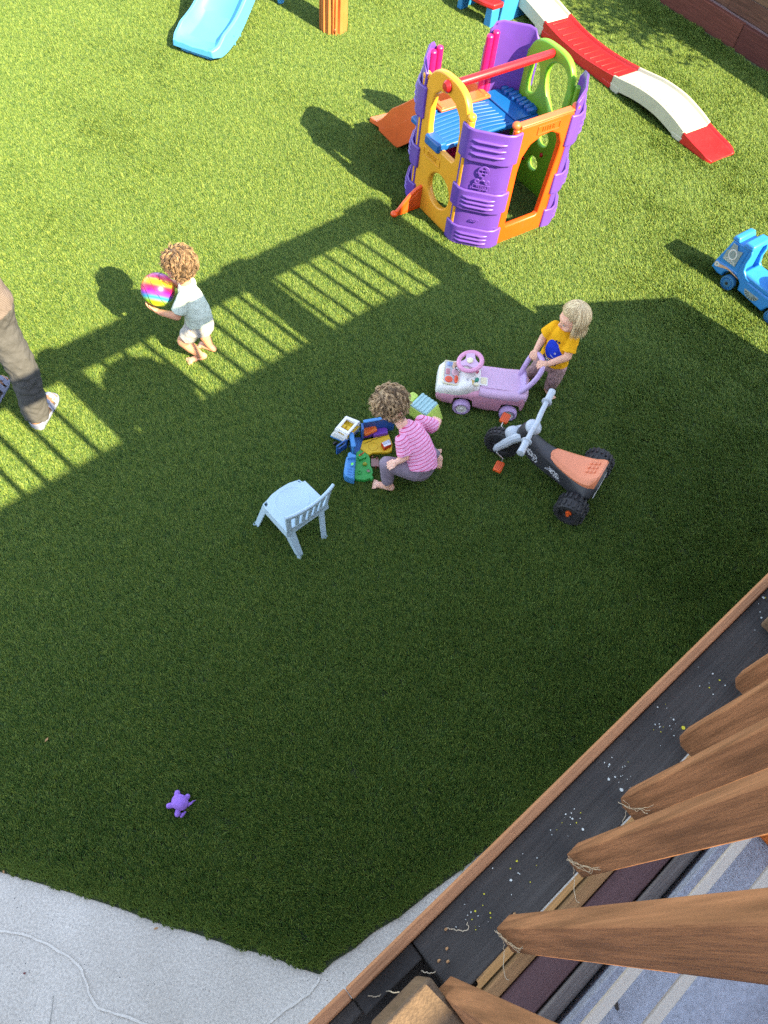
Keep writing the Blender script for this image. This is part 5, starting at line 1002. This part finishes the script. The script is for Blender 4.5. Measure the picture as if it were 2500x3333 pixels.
def straight(C, s, f, u, R, n, seed):
    r = random.Random(seed); out = []; C = Vector(C); cr = C+u*R*.12-f*R*.10; pole = (u*.92-f*.38).normalized(); e1 = (s-pole*s.dot(pole)).normalized(); e2 = pole.cross(e1)
    for i in range(n):
        a = r.uniform(0, 2*math.pi); hdir = e1*math.cos(a)+e2*math.sin(a); fr = hdir.dot(f); lim = 112+r.uniform(-6, 8) if fr < .35 else (78+r.uniform(-8, 8) if fr < .75 else 62+r.uniform(-8, 8)); rr = R*(1.05+r.uniform(0, .07)); pts = []; t0 = r.uniform(2, 30)
        for k in range(9): th = R_(t0+(lim-t0)*k/8); pts.append(cr+(pole*math.cos(th)+hdir*math.sin(th))*rr*(1+.02*math.sin(k+i)))
        if fr < .35:
            tail = r.uniform(.025, .065); fl = r.uniform(-.004, .022) if k else 0; p = pts[-1]; od = (p-cr); od.z = 0; od = od.normalized() if od.length > 1e-4 else s
            for k in range(1, 6): t = k/5; pts.append(p+Vector((0, 0, -1))*tail*t+od*fl*t*t+s*.004*math.sin(3*t+i))
        out.append(pts)
    return out
strands('long_strands', straight(hC, s2, f2, u2, .083, 1500, 11), HM2, bo2, .0014)
sh = MB(); etube(sh, [(.925, 3.386, .315), (.925, 3.387, .38), (.925, 3.388, .46), (.925, 3.388, .54), (.925, 3.388, .585)], [(.096, .083), (.091, .080), (.087, .070), (.074, .054), (.044, .042)], SD)
for shp, el in (((.982, 3.352, .545), (.970, 3.290, .462)), ((.868, 3.430, .545), (.824, 3.425, .462))): shp = Vector(shp); el = Vector(el); sh.cap(shp, shp.lerp(el, .5), .038, .040); sh.tube([shp, shp.lerp(el, .5), shp.lerp(el, .82)], [.034, .040, .043], 16)
me = blob(sh, .0042, 3, disp=(.035, .008)); FD2 = Vector((-.55, -.83, 0)).normalized()
M_MUS = cloth('mustard_tee', (232, 172, 30)); M_PRB = cloth('print_blue', (36, 62, 190)); M_PRN = cloth('print_navy', (38, 44, 84)); M_PRW = cloth('print_white', (226, 226, 222))
cc0 = Vector((.925, 3.388, 0)); whale = smooth_path([(-.052, .405), (-.060, .44), (-.050, .485), (-.022, .508), (.012, .497), (.040, .462), (.062, .432), (.064, .418), (.045, .405), (.030, .395), (-.01, .383), (-.040, .388)], 4)
def pip(x, y, poly):
    c = False
    for (x0, y0), (x1, y1) in zip(poly, poly[1:]+poly[:1]):
        if (y0 > y) != (y1 > y) and x < (x1-x0)*(y-y0)/(y1-y0)+x0: c = not c
    return c
tee = link('tee', me, M_MUS, g1)
smile = [(-.004+.0024*k, .409-.010*math.sin(math.pi*k/20)) for k in range(21)]
def pmat(x, z):
    if pip(x, z, whale):
        e_ = (x-.018)**2+(z-.432)**2
        if any((x-a)**2+(z-b_)**2 < .0019**2 for a, b_ in smile) or .0035**2 < e_ < .0062**2: return 2
        return 1
    if .343 < z < .381 and -.052 < x < .05 and not (z > .378+.004*math.sin(x*220)): return 3
    if (.509 < z < .516 and -.012 < x < .022) or (.503 < z < .522 and (abs(x+.004) < .004 or abs(x-.014) < .004)): return 3
    if .400 < z < .445 and .066 < x < .074: return 3
    return 0
gv = []; gf_ = []; gm = []; N1, N2, dx_ = 74, 92, .0021
for j in range(N2+1):
    for i in range(N1+1): gv.append(tuple(cc0+SD*(-.076+dx_*i)+Vector((0, 0, .335+dx_*j))+FD2*.13))
for j in range(N2):
    for i in range(N1):
        k_ = pmat(-.076+dx_*(i+.5), .335+dx_*(j+.5))
        if k_: gf_.append((j*(N1+1)+i, j*(N1+1)+i+1, (j+1)*(N1+1)+i+1, (j+1)*(N1+1)+i)); gm.append(k_-1)
pme = bpy.data.meshes.new('print'); pme.from_pydata(gv, [], gf_); po2 = link('print', pme, [M_PRB, M_PRW, M_PRN], tee); pme.polygons.foreach_set('material_index', gm)
bm = bmesh.new(); bm.from_mesh(pme); bmesh.ops.delete(bm, geom=[v for v in bm.verts if not v.link_faces], context='VERTS'); bm.to_mesh(pme); bm.free()
w_m = po2.modifiers.new('w', 'SHRINKWRAP'); w_m.target = tee; w_m.wrap_method = 'NEAREST_SURFACEPOINT' if False else 'PROJECT'; w_m.use_project_x = w_m.use_project_y = w_m.use_project_z = False; w_m.use_negative_direction = True; w_m.use_positive_direction = True; w_m.offset = .0012
def wrap_text(body, size, x, z, m):
    cu = bpy.data.curves.new('lettering', 'FONT'); cu.body = body; cu.size = size; cu.align_x = 'CENTER'; cu.align_y = 'CENTER'; cu.offset = size*.03; ob = bpy.data.objects.new('lettering', cu); COL.objects.link(ob); lm = bake(ob)
    lm.transform(frame(SD, (0, 0, 1), cc0+SD*x+Vector((0, 0, z))+FD2*.13)); o = link('lettering', lm, m, tee); sw__ = o.modifiers.new('w', 'SHRINKWRAP'); sw__.target = tee; sw__.wrap_method = 'PROJECT'; sw__.use_negative_direction = True; sw__.use_positive_direction = True; sw__.offset = .0025
    sl__ = o.modifiers.new('t', 'SOLIDIFY'); sl__.thickness = .0015
wrap_text('WAT', .026, .004, .3685, M_PRW); wrap_text('BOR', .020, .004, .350, M_PRW)
pn = MB(); etube(pn, [(.925, 3.387, .345), (.925, 3.387, .30), (.925, 3.387, .26)], [(.080, .074), (.084, .078), (.076, .07)], SD)
for hp, kn, an in (((.962, 3.358, .30), (.962, 3.345, .185), (.962, 3.372, .075)), ((.885, 3.415, .30), (.845, 3.405, .185), (.828, 3.462, .075))): pn.tube([hp, kn, Vector(kn).lerp(Vector(an), .6), an], [.056, .047, .042, .037], 18)
link('trousers', blob(pn, .0045, 3, disp=(.025, .010)), mat('mottled_trousers', srgb(158, 128, 128), rough=.9, var=.28, scale=40, bump=.2, bscale=90, dirt=srgb(212, 186, 190), dirt_amt=.6), g1)

# ---- squatting child in the striped tee
g2 = thing('person', 'curly-haired toddler in pink striped tee squatting over the toy camper', 'person')
mb = MB(); hC = (-.052, 2.672, .505); s3, f3, u3 = head(mb, hC, (-.78, -.12, -.60), (-.55, .05, .8), .085)
mb.cap((.035, 2.625, .40), (-.015, 2.652, .46), .036, .034)
SH = Vector((-.55, -.83, 0))
etube(mb, [(.168, 2.530, .15), (.160, 2.555, .22), (.118, 2.590, .31), (.070, 2.615, .385)], [(.082, .075), (.080, .07), (.08, .062), (.05, .04)], SH)
for shp, el, wr in (((.035, 2.530, .372), (.075, 2.492, .285), (.038, 2.448, .290)), ((.142, 2.700, .372), (.225, 2.735, .285), (.245, 2.815, .235))): mb.cap(shp, el, .029, .026); mb.cap(el, wr, .026, .019)
hand(mb, (.038, 2.448, .290), (-.018, 2.418, .270), (0, -.3, 1), .017, .0138, .35, .0054, 1); hand(mb, (.245, 2.815, .235), (.235, 2.885, .205), (.3, 0, 1), .017, .0138, .4, .0054, 1)
for hp, kn, an, toe in (((.150, 2.488, .155), (-.022, 2.462, .232), (-.005, 2.437, .065), (-.085, 2.447, .02)), ((.185, 2.590, .15), (.150, 2.700, .15), (.285, 2.672, .07), (.268, 2.765, .03))):
    mb.cap(hp, kn, .053, .040); mb.cap(kn, an, .040, .025); foot(mb, an, toe, .024)
bo3 = finish(g2, mb, skin('skin_rosy', (238, 190, 168))); face_parts(g2, hC, s3, f3, u3, .085, (90, 80, 60))
HM3 = hair_mat('hair_light_brown', (92, 72, 52), (216, 186, 144))
link('hair', scalp_cap(hC, s3, f3, u3, .085, low=-.35), HM3, bo3, solid=.006); strands('curls', curly(hC, s3, f3, u3, .085, 230, 9, (.06, .13), .0115, R2=1.08, face=.5), HM3, bo3, .0009)
def stripe_mat(name, axis, freq, base, line, width=.24, alt=None):
    m = bpy.data.materials.new(name); m.use_nodes = True; t = m.node_tree; n = t.nodes; L = t.links; p = n['Principled BSDF']; p.inputs['Roughness'].default_value = .9; p.inputs['Specular IOR Level'].default_value = .1
    tc = n.new('ShaderNodeTexCoord'); nz = n.new('ShaderNodeTexNoise'); nz.inputs['Scale'].default_value = 9; L.new(tc.outputs['Object'], nz.inputs[0]); dp = n.new('ShaderNodeVectorMath'); dp.operation = 'DOT_PRODUCT'; dp.inputs[1].default_value = Vector(axis).normalized()*freq; L.new(tc.outputs['Object'], dp.inputs[0])
    ad = n.new('ShaderNodeMath'); ad.operation = 'MULTIPLY_ADD'; ad.inputs[1].default_value = .9; L.new(nz.outputs[0], ad.inputs[0]); L.new(dp.outputs['Value'], ad.inputs[2]); fr = n.new('ShaderNodeMath'); fr.operation = 'FRACT'; L.new(ad.outputs[0], fr.inputs[0])
    lt = n.new('ShaderNodeMath'); lt.operation = 'LESS_THAN'; lt.inputs[1].default_value = width; L.new(fr.outputs[0], lt.inputs[0]); mx = n.new('ShaderNodeMix'); mx.data_type = 'RGBA'; L.new(lt.outputs[0], mx.inputs[0]); mx.inputs[6].default_value = (*srgb(*base), 1); mx.inputs[7].default_value = (*srgb(*line), 1); L.new(mx.outputs[2], p.inputs['Base Color'])
    nb = n.new('ShaderNodeTexNoise'); nb.inputs['Scale'].default_value = 60; L.new(tc.outputs['Object'], nb.inputs[0]); bu = n.new('ShaderNodeBump'); bu.inputs['Strength'].default_value = .35; bu.inputs['Distance'].default_value = .005; L.new(nb.outputs[0], bu.inputs['Height']); L.new(bu.outputs[0], p.inputs['Normal']); return m
sh = MB(); etube(sh, [(.178, 2.512, .185), (.168, 2.545, .235), (.125, 2.585, .31), (.085, 2.608, .37), (.045, 2.622, .412)], [(.102, .092), (.098, .085), (.092, .078), (.078, .058), (.044, .042)], SH)
for shp, el in (((.040, 2.535, .370), (.075, 2.492, .290)), ((.140, 2.695, .370), (.225, 2.735, .290))): shp = Vector(shp); el = Vector(el); sh.cap(shp, shp.lerp(el, .5), .040, .043); sh.tube([shp, shp.lerp(el, .5), shp.lerp(el, .86)], [.036, .043, .047], 16)
link('tee', blob(sh, .005, 3, disp=(.035, .009)), stripe_mat('striped_tee', (.45, -.33, -.82), 50, (240, 172, 214), (206, 70, 114), .2), g2)
lg = MB(); etube(lg, [(.170, 2.530, .22), (.172, 2.530, .16), (.165, 2.535, .115)], [(.090, .083), (.095, .085), (.08, .08)], SH)
for hp, kn, an in (((.150, 2.490, .155), (-.022, 2.462, .232), (-.004, 2.438, .085)), ((.185, 2.590, .15), (.150, 2.700, .15), (.270, 2.676, .08))): lg.cap(hp, kn, .060, .046); lg.tube([kn, Vector(kn).lerp(Vector(an), .5), an], [.045, .042, .036], 18)
link('leggings', blob(lg, .005, 4, disp=(.03, .005)), cloth('grey_leggings', (142, 130, 146)), g2)

# ---- adult at the left edge
ad_ = thing('person', 'adult in khaki trousers and grey sandals at the left edge', 'person')
mb = MB(); head(mb, (-2.30, 2.60, 1.52), (.1, .95, -.3), (0, .2, 1), .105); mb.cap((-2.29, 2.57, 1.34), (-2.29, 2.58, 1.43), .055, .052)
etube(mb, [(-2.27, 2.63, .84), (-2.275, 2.61, 1.0), (-2.285, 2.585, 1.2), (-2.29, 2.57, 1.34)], [(.15, .11), (.14, .105), (.16, .11), (.10, .07)], (1, 0, 0))
for sg, sp, el, wr in ((1, (-2.13, 2.58, 1.30), (-2.10, 2.56, 1.06), (-2.150, 2.74, 1.02)), (-1, (-2.45, 2.58, 1.30), (-2.52, 2.58, 1.05), (-2.44, 2.76, 1.0))): mb.cap(sp, el, .05, .04); mb.cap(el, wr, .04, .03); hand(mb, wr, (wr[0]-.02*sg, wr[1]+.16, wr[2]-.03), (sg, 0, .3), .034, .02, .4, .0095, 1)
LEGS = (((-2.185, 2.64, .84), (-2.118, 2.598, .45), (-2.138, 2.555, .10), (-2.136, 2.70, .05)), ((-2.365, 2.65, .84), (-2.44, 2.68, .45), (-2.465, 2.63, .10), (-2.475, 2.78, .05)))
for hp, kn, an, toe in LEGS:
    mb.cap(hp, kn, .085, .06); mb.cap(kn, an, .058, .036); d = (Vector(toe)-Vector(an)); a = Vector(an); t = Vector(toe); mb.cap((a.x, a.y-.03, .07), (t.x, t.y, .062), .034, .032)
    for i in range(5): k = (i-2)/2; mb.cap((t.x+k*.034, t.y, .055), (t.x+k*.037, t.y+.055-.012*abs(k), .05), .012, .011)
link('body', blob(mb, .009, 4), skin('skin_tan', (150, 108, 84)), ad_)
tr__ = MB(); etube(tr__, [(-2.22, 2.63, 1.0), (-2.225, 2.635, .88), (-2.24, 2.64, .78)], [(.165, .125), (.185, .14), (.17, .13)], (1, 0, 0))
for hp, kn, an, toe in LEGS: tr__.cap(hp, Vector(hp).lerp(Vector(kn), .3), .10, .095); tr__.tube([hp, Vector(hp).lerp(Vector(kn), .5), kn, Vector(kn).lerp(Vector(an), .5), (an[0], an[1]-.005, .092)], [.105, .092, .082, .078, .074], 22)
link('trousers', blob(tr__, .008, 3, disp=(.04, .02)), cloth('khaki_trousers', (76, 77, 78)), ad_)
ts_ = MB(); etube(ts_, [(-2.215, 2.63, .88), (-2.225, 2.61, 1.02), (-2.285, 2.585, 1.2), (-2.29, 2.575, 1.32), (-2.29, 2.575, 1.37)], [(.195, .15), (.18, .14), (.19, .135), (.15, .10), (.07, .065)], (1, 0, 0))
for sp, el in (((-2.13, 2.58, 1.29), (-2.075, 2.56, 1.06)), ((-2.45, 2.58, 1.29), (-2.52, 2.58, 1.05))): ts_.tube([sp, Vector(sp).lerp(Vector(el), .5), el], [.062, .062, .062], 16)
link('shirt', blob(ts_, .009, 3, disp=(.06, .018)), stripe_mat('fine_striped_shirt', (.12, .25, 1), 120, (112, 104, 100), (92, 83, 81), .45), ad_)
HM4 = hair_mat('hair_dark', (40, 30, 24), (80, 60, 46)); _s = Vector((1, 0, 0)); link('hair', scalp_cap((-2.30, 2.60, 1.52), _s, Vector((0, .95, -.3)).normalized(), Vector((0, .3, .95)).normalized(), .105, low=-.6), HM4, ad_, solid=.02)
M_SAN = mat('sandal_foam', srgb(120, 128, 152), rough=.7, var=.05, bump=.05); M_INS = mat('sandal_insole', srgb(88, 82, 80), rough=.85)
for hp, kn, an, toe in LEGS:
    a = Vector(an); t = Vector(toe); dx = (t.x-a.x)
    out = smooth_path([(-.036, -.075), (0, -.088), (.036, -.075), (.040, .0), (.048, .085), (.050, .14), (.032, .185), (-.005, .197), (-.040, .178), (-.048, .12), (-.040, .02)], 4)
    Ms = Matrix.Translation((a.x+.002, a.y+.025, .026)) @ Matrix.Rotation(math.atan2(-dx, t.y-a.y), 4, 'Z')
    so__ = panel('sandal', out+[], [], .026, M_SAN, ad_, Ms, bevel=.008); panel('insole', [(x*.86, y*.93) for x, y in out], [], .006, M_INS, so__, Ms @ Matrix.Translation((0, 0, .0135)), bevel=.001)
    for y, hh in ((.07, .076), (.128, .062)):
        pts = [Ms @ Vector(((-.050+.1*k/10), y+.012*math.sin(math.pi*k/10), .005+(hh-.01)*math.sin(math.pi*(.06+.88*k/10)))) for k in range(11)]; rg = []
        for p in pts: rg.append([p+Vector((0, -.019, 0)), p+Vector((0, .019, 0)), p+Vector((0, .019, .005)), p+Vector((0, -.019, .005))])
        stp = MB().loft(rg).obj('strap', M_SAN, so__, bevel=.002); MB().box(Ms @ Vector((.022, y+.008, hh-.005)), (.026, .030, .008), Ms.to_3x3() @ Matrix.Rotation(R_(25), 3, 'Y')).obj('buckle', M_SAN, stp, bevel=.003)
    hp_ = [Ms @ Vector((.042*math.sin(R_(q)), -.045-.045*math.cos(R_(q)), .018)) for q in range(-100, 101, 20)]; rg = [[p, p+Vector((0, 0, .035)), p+(p-(Ms @ Vector((0, -.04, .018)))).normalized()*.006+Vector((0, 0, .035)), p+(p-(Ms @ Vector((0, -.04, .018)))).normalized()*.006] for p in hp_]; MB().loft(rg).obj('heel_cup', M_SAN, so__, bevel=.002)
# ------------------------------------------------------------------ things on the deck and small wear
def DK(s_, o_, z_): return DA+DD*s_+DN*o_+Vector((0, 0, z_))
lg_ = thing('slatted_bench', 'pale slats of a low bench seen between the near balusters', 'bench', DK(0, 0, 0), DROT)
M_SLAT = wood('pale_slat', (170, 168, 160), 'x', var=.08); M_SLF = wood('slat_frame', (60, 56, 54), 'x')
for o_ in (.243, .301, .47, .53): MB().box((0, 0, 0), (.60, .016, .012)).obj('slat', M_SLAT, lg_, loc=(.55, -(o_+.008), 2.452), bevel=.002)
for s_ in (.27, .83):
    MB().box((0, 0, 0), (.02, .30, .012)).obj('cross_bar', M_SLF, lg_, loc=(s_, -.385, 2.4395), bevel=.002)
    for o_ in (.25, .52): MB().box((0, 0, 0), (.018, .018, .047)).obj('leg', M_SLF, lg_, loc=(s_, -o_, 2.4095))
box_ = thing('orange_crate', 'rusty orange crate with grey straps seen through the balusters at the right edge', 'crate', DK(.95, .37, 2.386), DROT)
M_RST = mat('rusty_orange', srgb(196, 104, 34), rough=.85, var=.35, scale=60, bump=.4, bscale=150); M_STP = mat('grey_strap', srgb(96, 98, 100), rough=.6, var=.2, scale=40)
MB().box((0, 0, .075), (.42, .20, .15)).obj('tub', M_RST, box_, bevel=.01)
for x in (-.14, -.02, .12): MB().box((x, 0, .154), (.03, .205, .008)).obj('strap', M_STP, box_, bevel=.001)
MB().box((0, .03, .160), (.43, .02, .006)).obj('strap', M_STP, box_, bevel=.001)
pot = thing('shadow_shrub', 'round shrub in a clay pot, added on the deck to cast a shadow', 'shadow caster', DK(1.49, .52, 2.386))  # unseen stand-in, added to throw a rounded shadow through the railing
MB().lathe([(.001, 0), (.12, 0), (.16, .26), (.175, .26), (.175, .30), (.14, .30), (.14, .27), (.001, .27)], 24).obj('clay_pot', mat('clay', srgb(150, 90, 64), rough=.85), pot)
MB().tube([(0, 0, .25), (.01, 0, .45), (0, .02, .62)], [.02, .016, .01], 8).obj('stem', M_RAIL, pot)
M_LF = mat('shrub_leaf', (.05, .10, .03), rough=.6, var=.4, scale=8, bump=0); M_LF2 = mat('tree_leaf', (.06, .11, .03), rough=.6, var=.4, scale=3, bump=0)
def leaves(n, fn, size, seed):
    r = np.random.default_rng(seed); V_ = []; F_ = []
    for i in range(n):
        c = Vector(fn(r)); q = Euler((r.uniform(0, 6.28), r.uniform(-1, 1), r.uniform(0, 6.28))).to_matrix(); s_ = size*r.uniform(.6, 1.3); o = len(V_)
        V_ += [tuple(c+q @ Vector(p)*s_) for p in ((-1, 0, 0), (0, .38, .08), (1, 0, 0), (0, -.38, .08))]; F_ += [(o, o+1, o+2), (o, o+2, o+3)]
    mb = MB(); mb.v = V_; mb.f = F_; return mb
def ballpt(c, rad, r): d = r.normal(size=3); d /= np.linalg.norm(d); return tuple(np.array(c)+d*np.array(rad)*r.uniform(.35, 1)**.5)
leaves(8000, lambda r: ballpt((0, 0, .62), (.23, .23, .25), r), .035, 3).obj('foliage', M_LF, pot, smooth=0)
# tree behind the fence at the right, whose outer twigs shade the top corner
tr0 = Vector((4.75, 7.25, 0)); tree = thing('tree', 'leafy tree behind the board fence past the right edge', 'tree', tr0)
MB().tube(smooth_path([(0, 0, 0), (.03, .02, .8), (-.04, .05, 1.6), (-.15, .10, 2.3)], 4), [.10-.005*i for i in range(13)], 10).obj('trunk', wood('bark', (86, 70, 58), 'z'), tree)
r_t = random.Random(4); tips = []
for i in range(11):
    a = math.pi*.55+i*.33; p0 = Vector((-.08, .06, 1.5+.08*i)); e = p0+Vector((math.cos(a)*r_t.uniform(.5, 1.0), math.sin(a)*r_t.uniform(.5, 1.0), r_t.uniform(.1, .7))); tips.append(e)
    MB().tube(smooth_path([tuple(p0), tuple(p0.lerp(e, .5)+Vector((0, 0, .1))), tuple(e)], 4), [.028-.0025*k for k in range(9)], 7).obj('limb', wood('bark', (86, 70, 58), 'z'), tree)
def crownpt(r):
    t = tips[int(r.integers(len(tips)))]; return ballpt(tuple(t), (.46, .46, .26), r)
leaves(2300, crownpt, .05, 5).obj('crown', M_LF2, tree, smooth=0)
# spatters and cobwebs on the ledge and balusters
M_SPW = mat('spatter_white', srgb(196, 204, 200), rough=.8, var=.1, bump=0); M_SPY = mat('spatter_yellow', srgb(196, 190, 50), rough=.8, var=.15, bump=0)
r_s = random.Random(21)
for m, cnt, sd in ((M_SPW, 95, 1), (M_SPY, 34, 2)):
    mb = MB(); r_s.seed(sd)
    for i in range(cnt):
        c0 = r_s.choice((.30, .40, .52, .66, .80, .95, 1.15, 1.3)); s_ = c0+r_s.gauss(0, .02); o_ = min(.098, max(.026, .062+r_s.gauss(0, .018))); rr = abs(r_s.gauss(.0003, .0007))+.0004; n_ = 8
        if r_s.random() < .06: rr *= 2.4
        p = [(s_+rr*(1+.3*r_s.uniform(-1, 1))*math.cos(2*math.pi*k/n_), -(o_+rr*(1+.3*r_s.uniform(-1, 1))*math.sin(2*math.pi*k/n_))) for k in range(n_)]
        mb.loft([[(x, y, 2.3345) for x, y in p], [(x, y, 2.3352) for x, y in p]])
    ob = mb.obj('paint_spatter', m, deck, smooth=0); ob['kind'] = 'stuff'
M_WEB = mat('cobweb', srgb(190, 176, 150), rough=.9, var=.1, bump=0)
def web(pts, r_=.0006):
    q = []; rr = random.Random(len(pts))
    for p in smooth_path(pts, 6): q.append((p[0]+rr.uniform(-.0012, .0012), -(p[1]+rr.uniform(-.0008, .0008)), p[2]+rr.uniform(-.001, .001)))
    MB().tube(q, r_, 5).obj('cobweb', M_WEB, deck)
web([(.245, .040, 2.336), (.255, .052, 2.337), (.262, .060, 2.337), (.272, .064, 2.337), (.276, .056, 2.337)], .0007)
for s_, k_ in ((.315, 1.0), (.481, 1.5), (.62, .7)):
    q_ = random.Random(int(s_*1000)); e = lambda a: a+q_.uniform(-.008, .008)*k_
    for _ in range(int(2+3*k_)): z_ = q_.uniform(2.37, 2.40); web([(s_-.0172-.047*(z_-2.362), q_.uniform(.090, .10), z_), (s_-.0175-.047*.05, e(.112), e(2.40)), (s_-.0175-.047*.08, e(.12), e(2.43)), (s_-.018-.047*.1, q_.uniform(.118, .131), q_.uniform(2.44, 2.50))], .00035)
    web([(s_-.0168, .110, 2.372), (e(s_-.03), .124, 2.352), (e(s_-.045), .142, 2.3535), (e(s_-.05), .155, 2.3535)], .0005)
web([(.09, .030, 2.328), (.10, .040, 2.329), (.115, .044, 2.329), (.125, .052, 2.40)], .0008); web([(.175, .058, 2.335), (.182, .068, 2.336), (.19, .074, 2.336)], .0008)
for s_, o_ in ((.243, .041), (.215, .076), (.205, .066), (.226, .062), (.345, .098)): MB().ell((s_, -o_, 2.3365), (.0032, .0022, .0018), None, 8, 6).obj('debris_crumb', M_LEAF, deck)
for s_ in (.30, .72, 1.18): MB().lathe([(.0001, 0), (.0030, 0), (.0030, .0012), (.0001, .0012)], 10, Matrix.Translation((s_, -.034, 2.3338))).obj('screw_head', M_SLF, deck)
MB().ell(tuple(Vector((.37, -.275, 2.387))), (.012, .004, .003), Matrix.Rotation(R_(60), 3, 'Z'), 8, 6).obj('husk', M_SLF, deck)
build_turf()
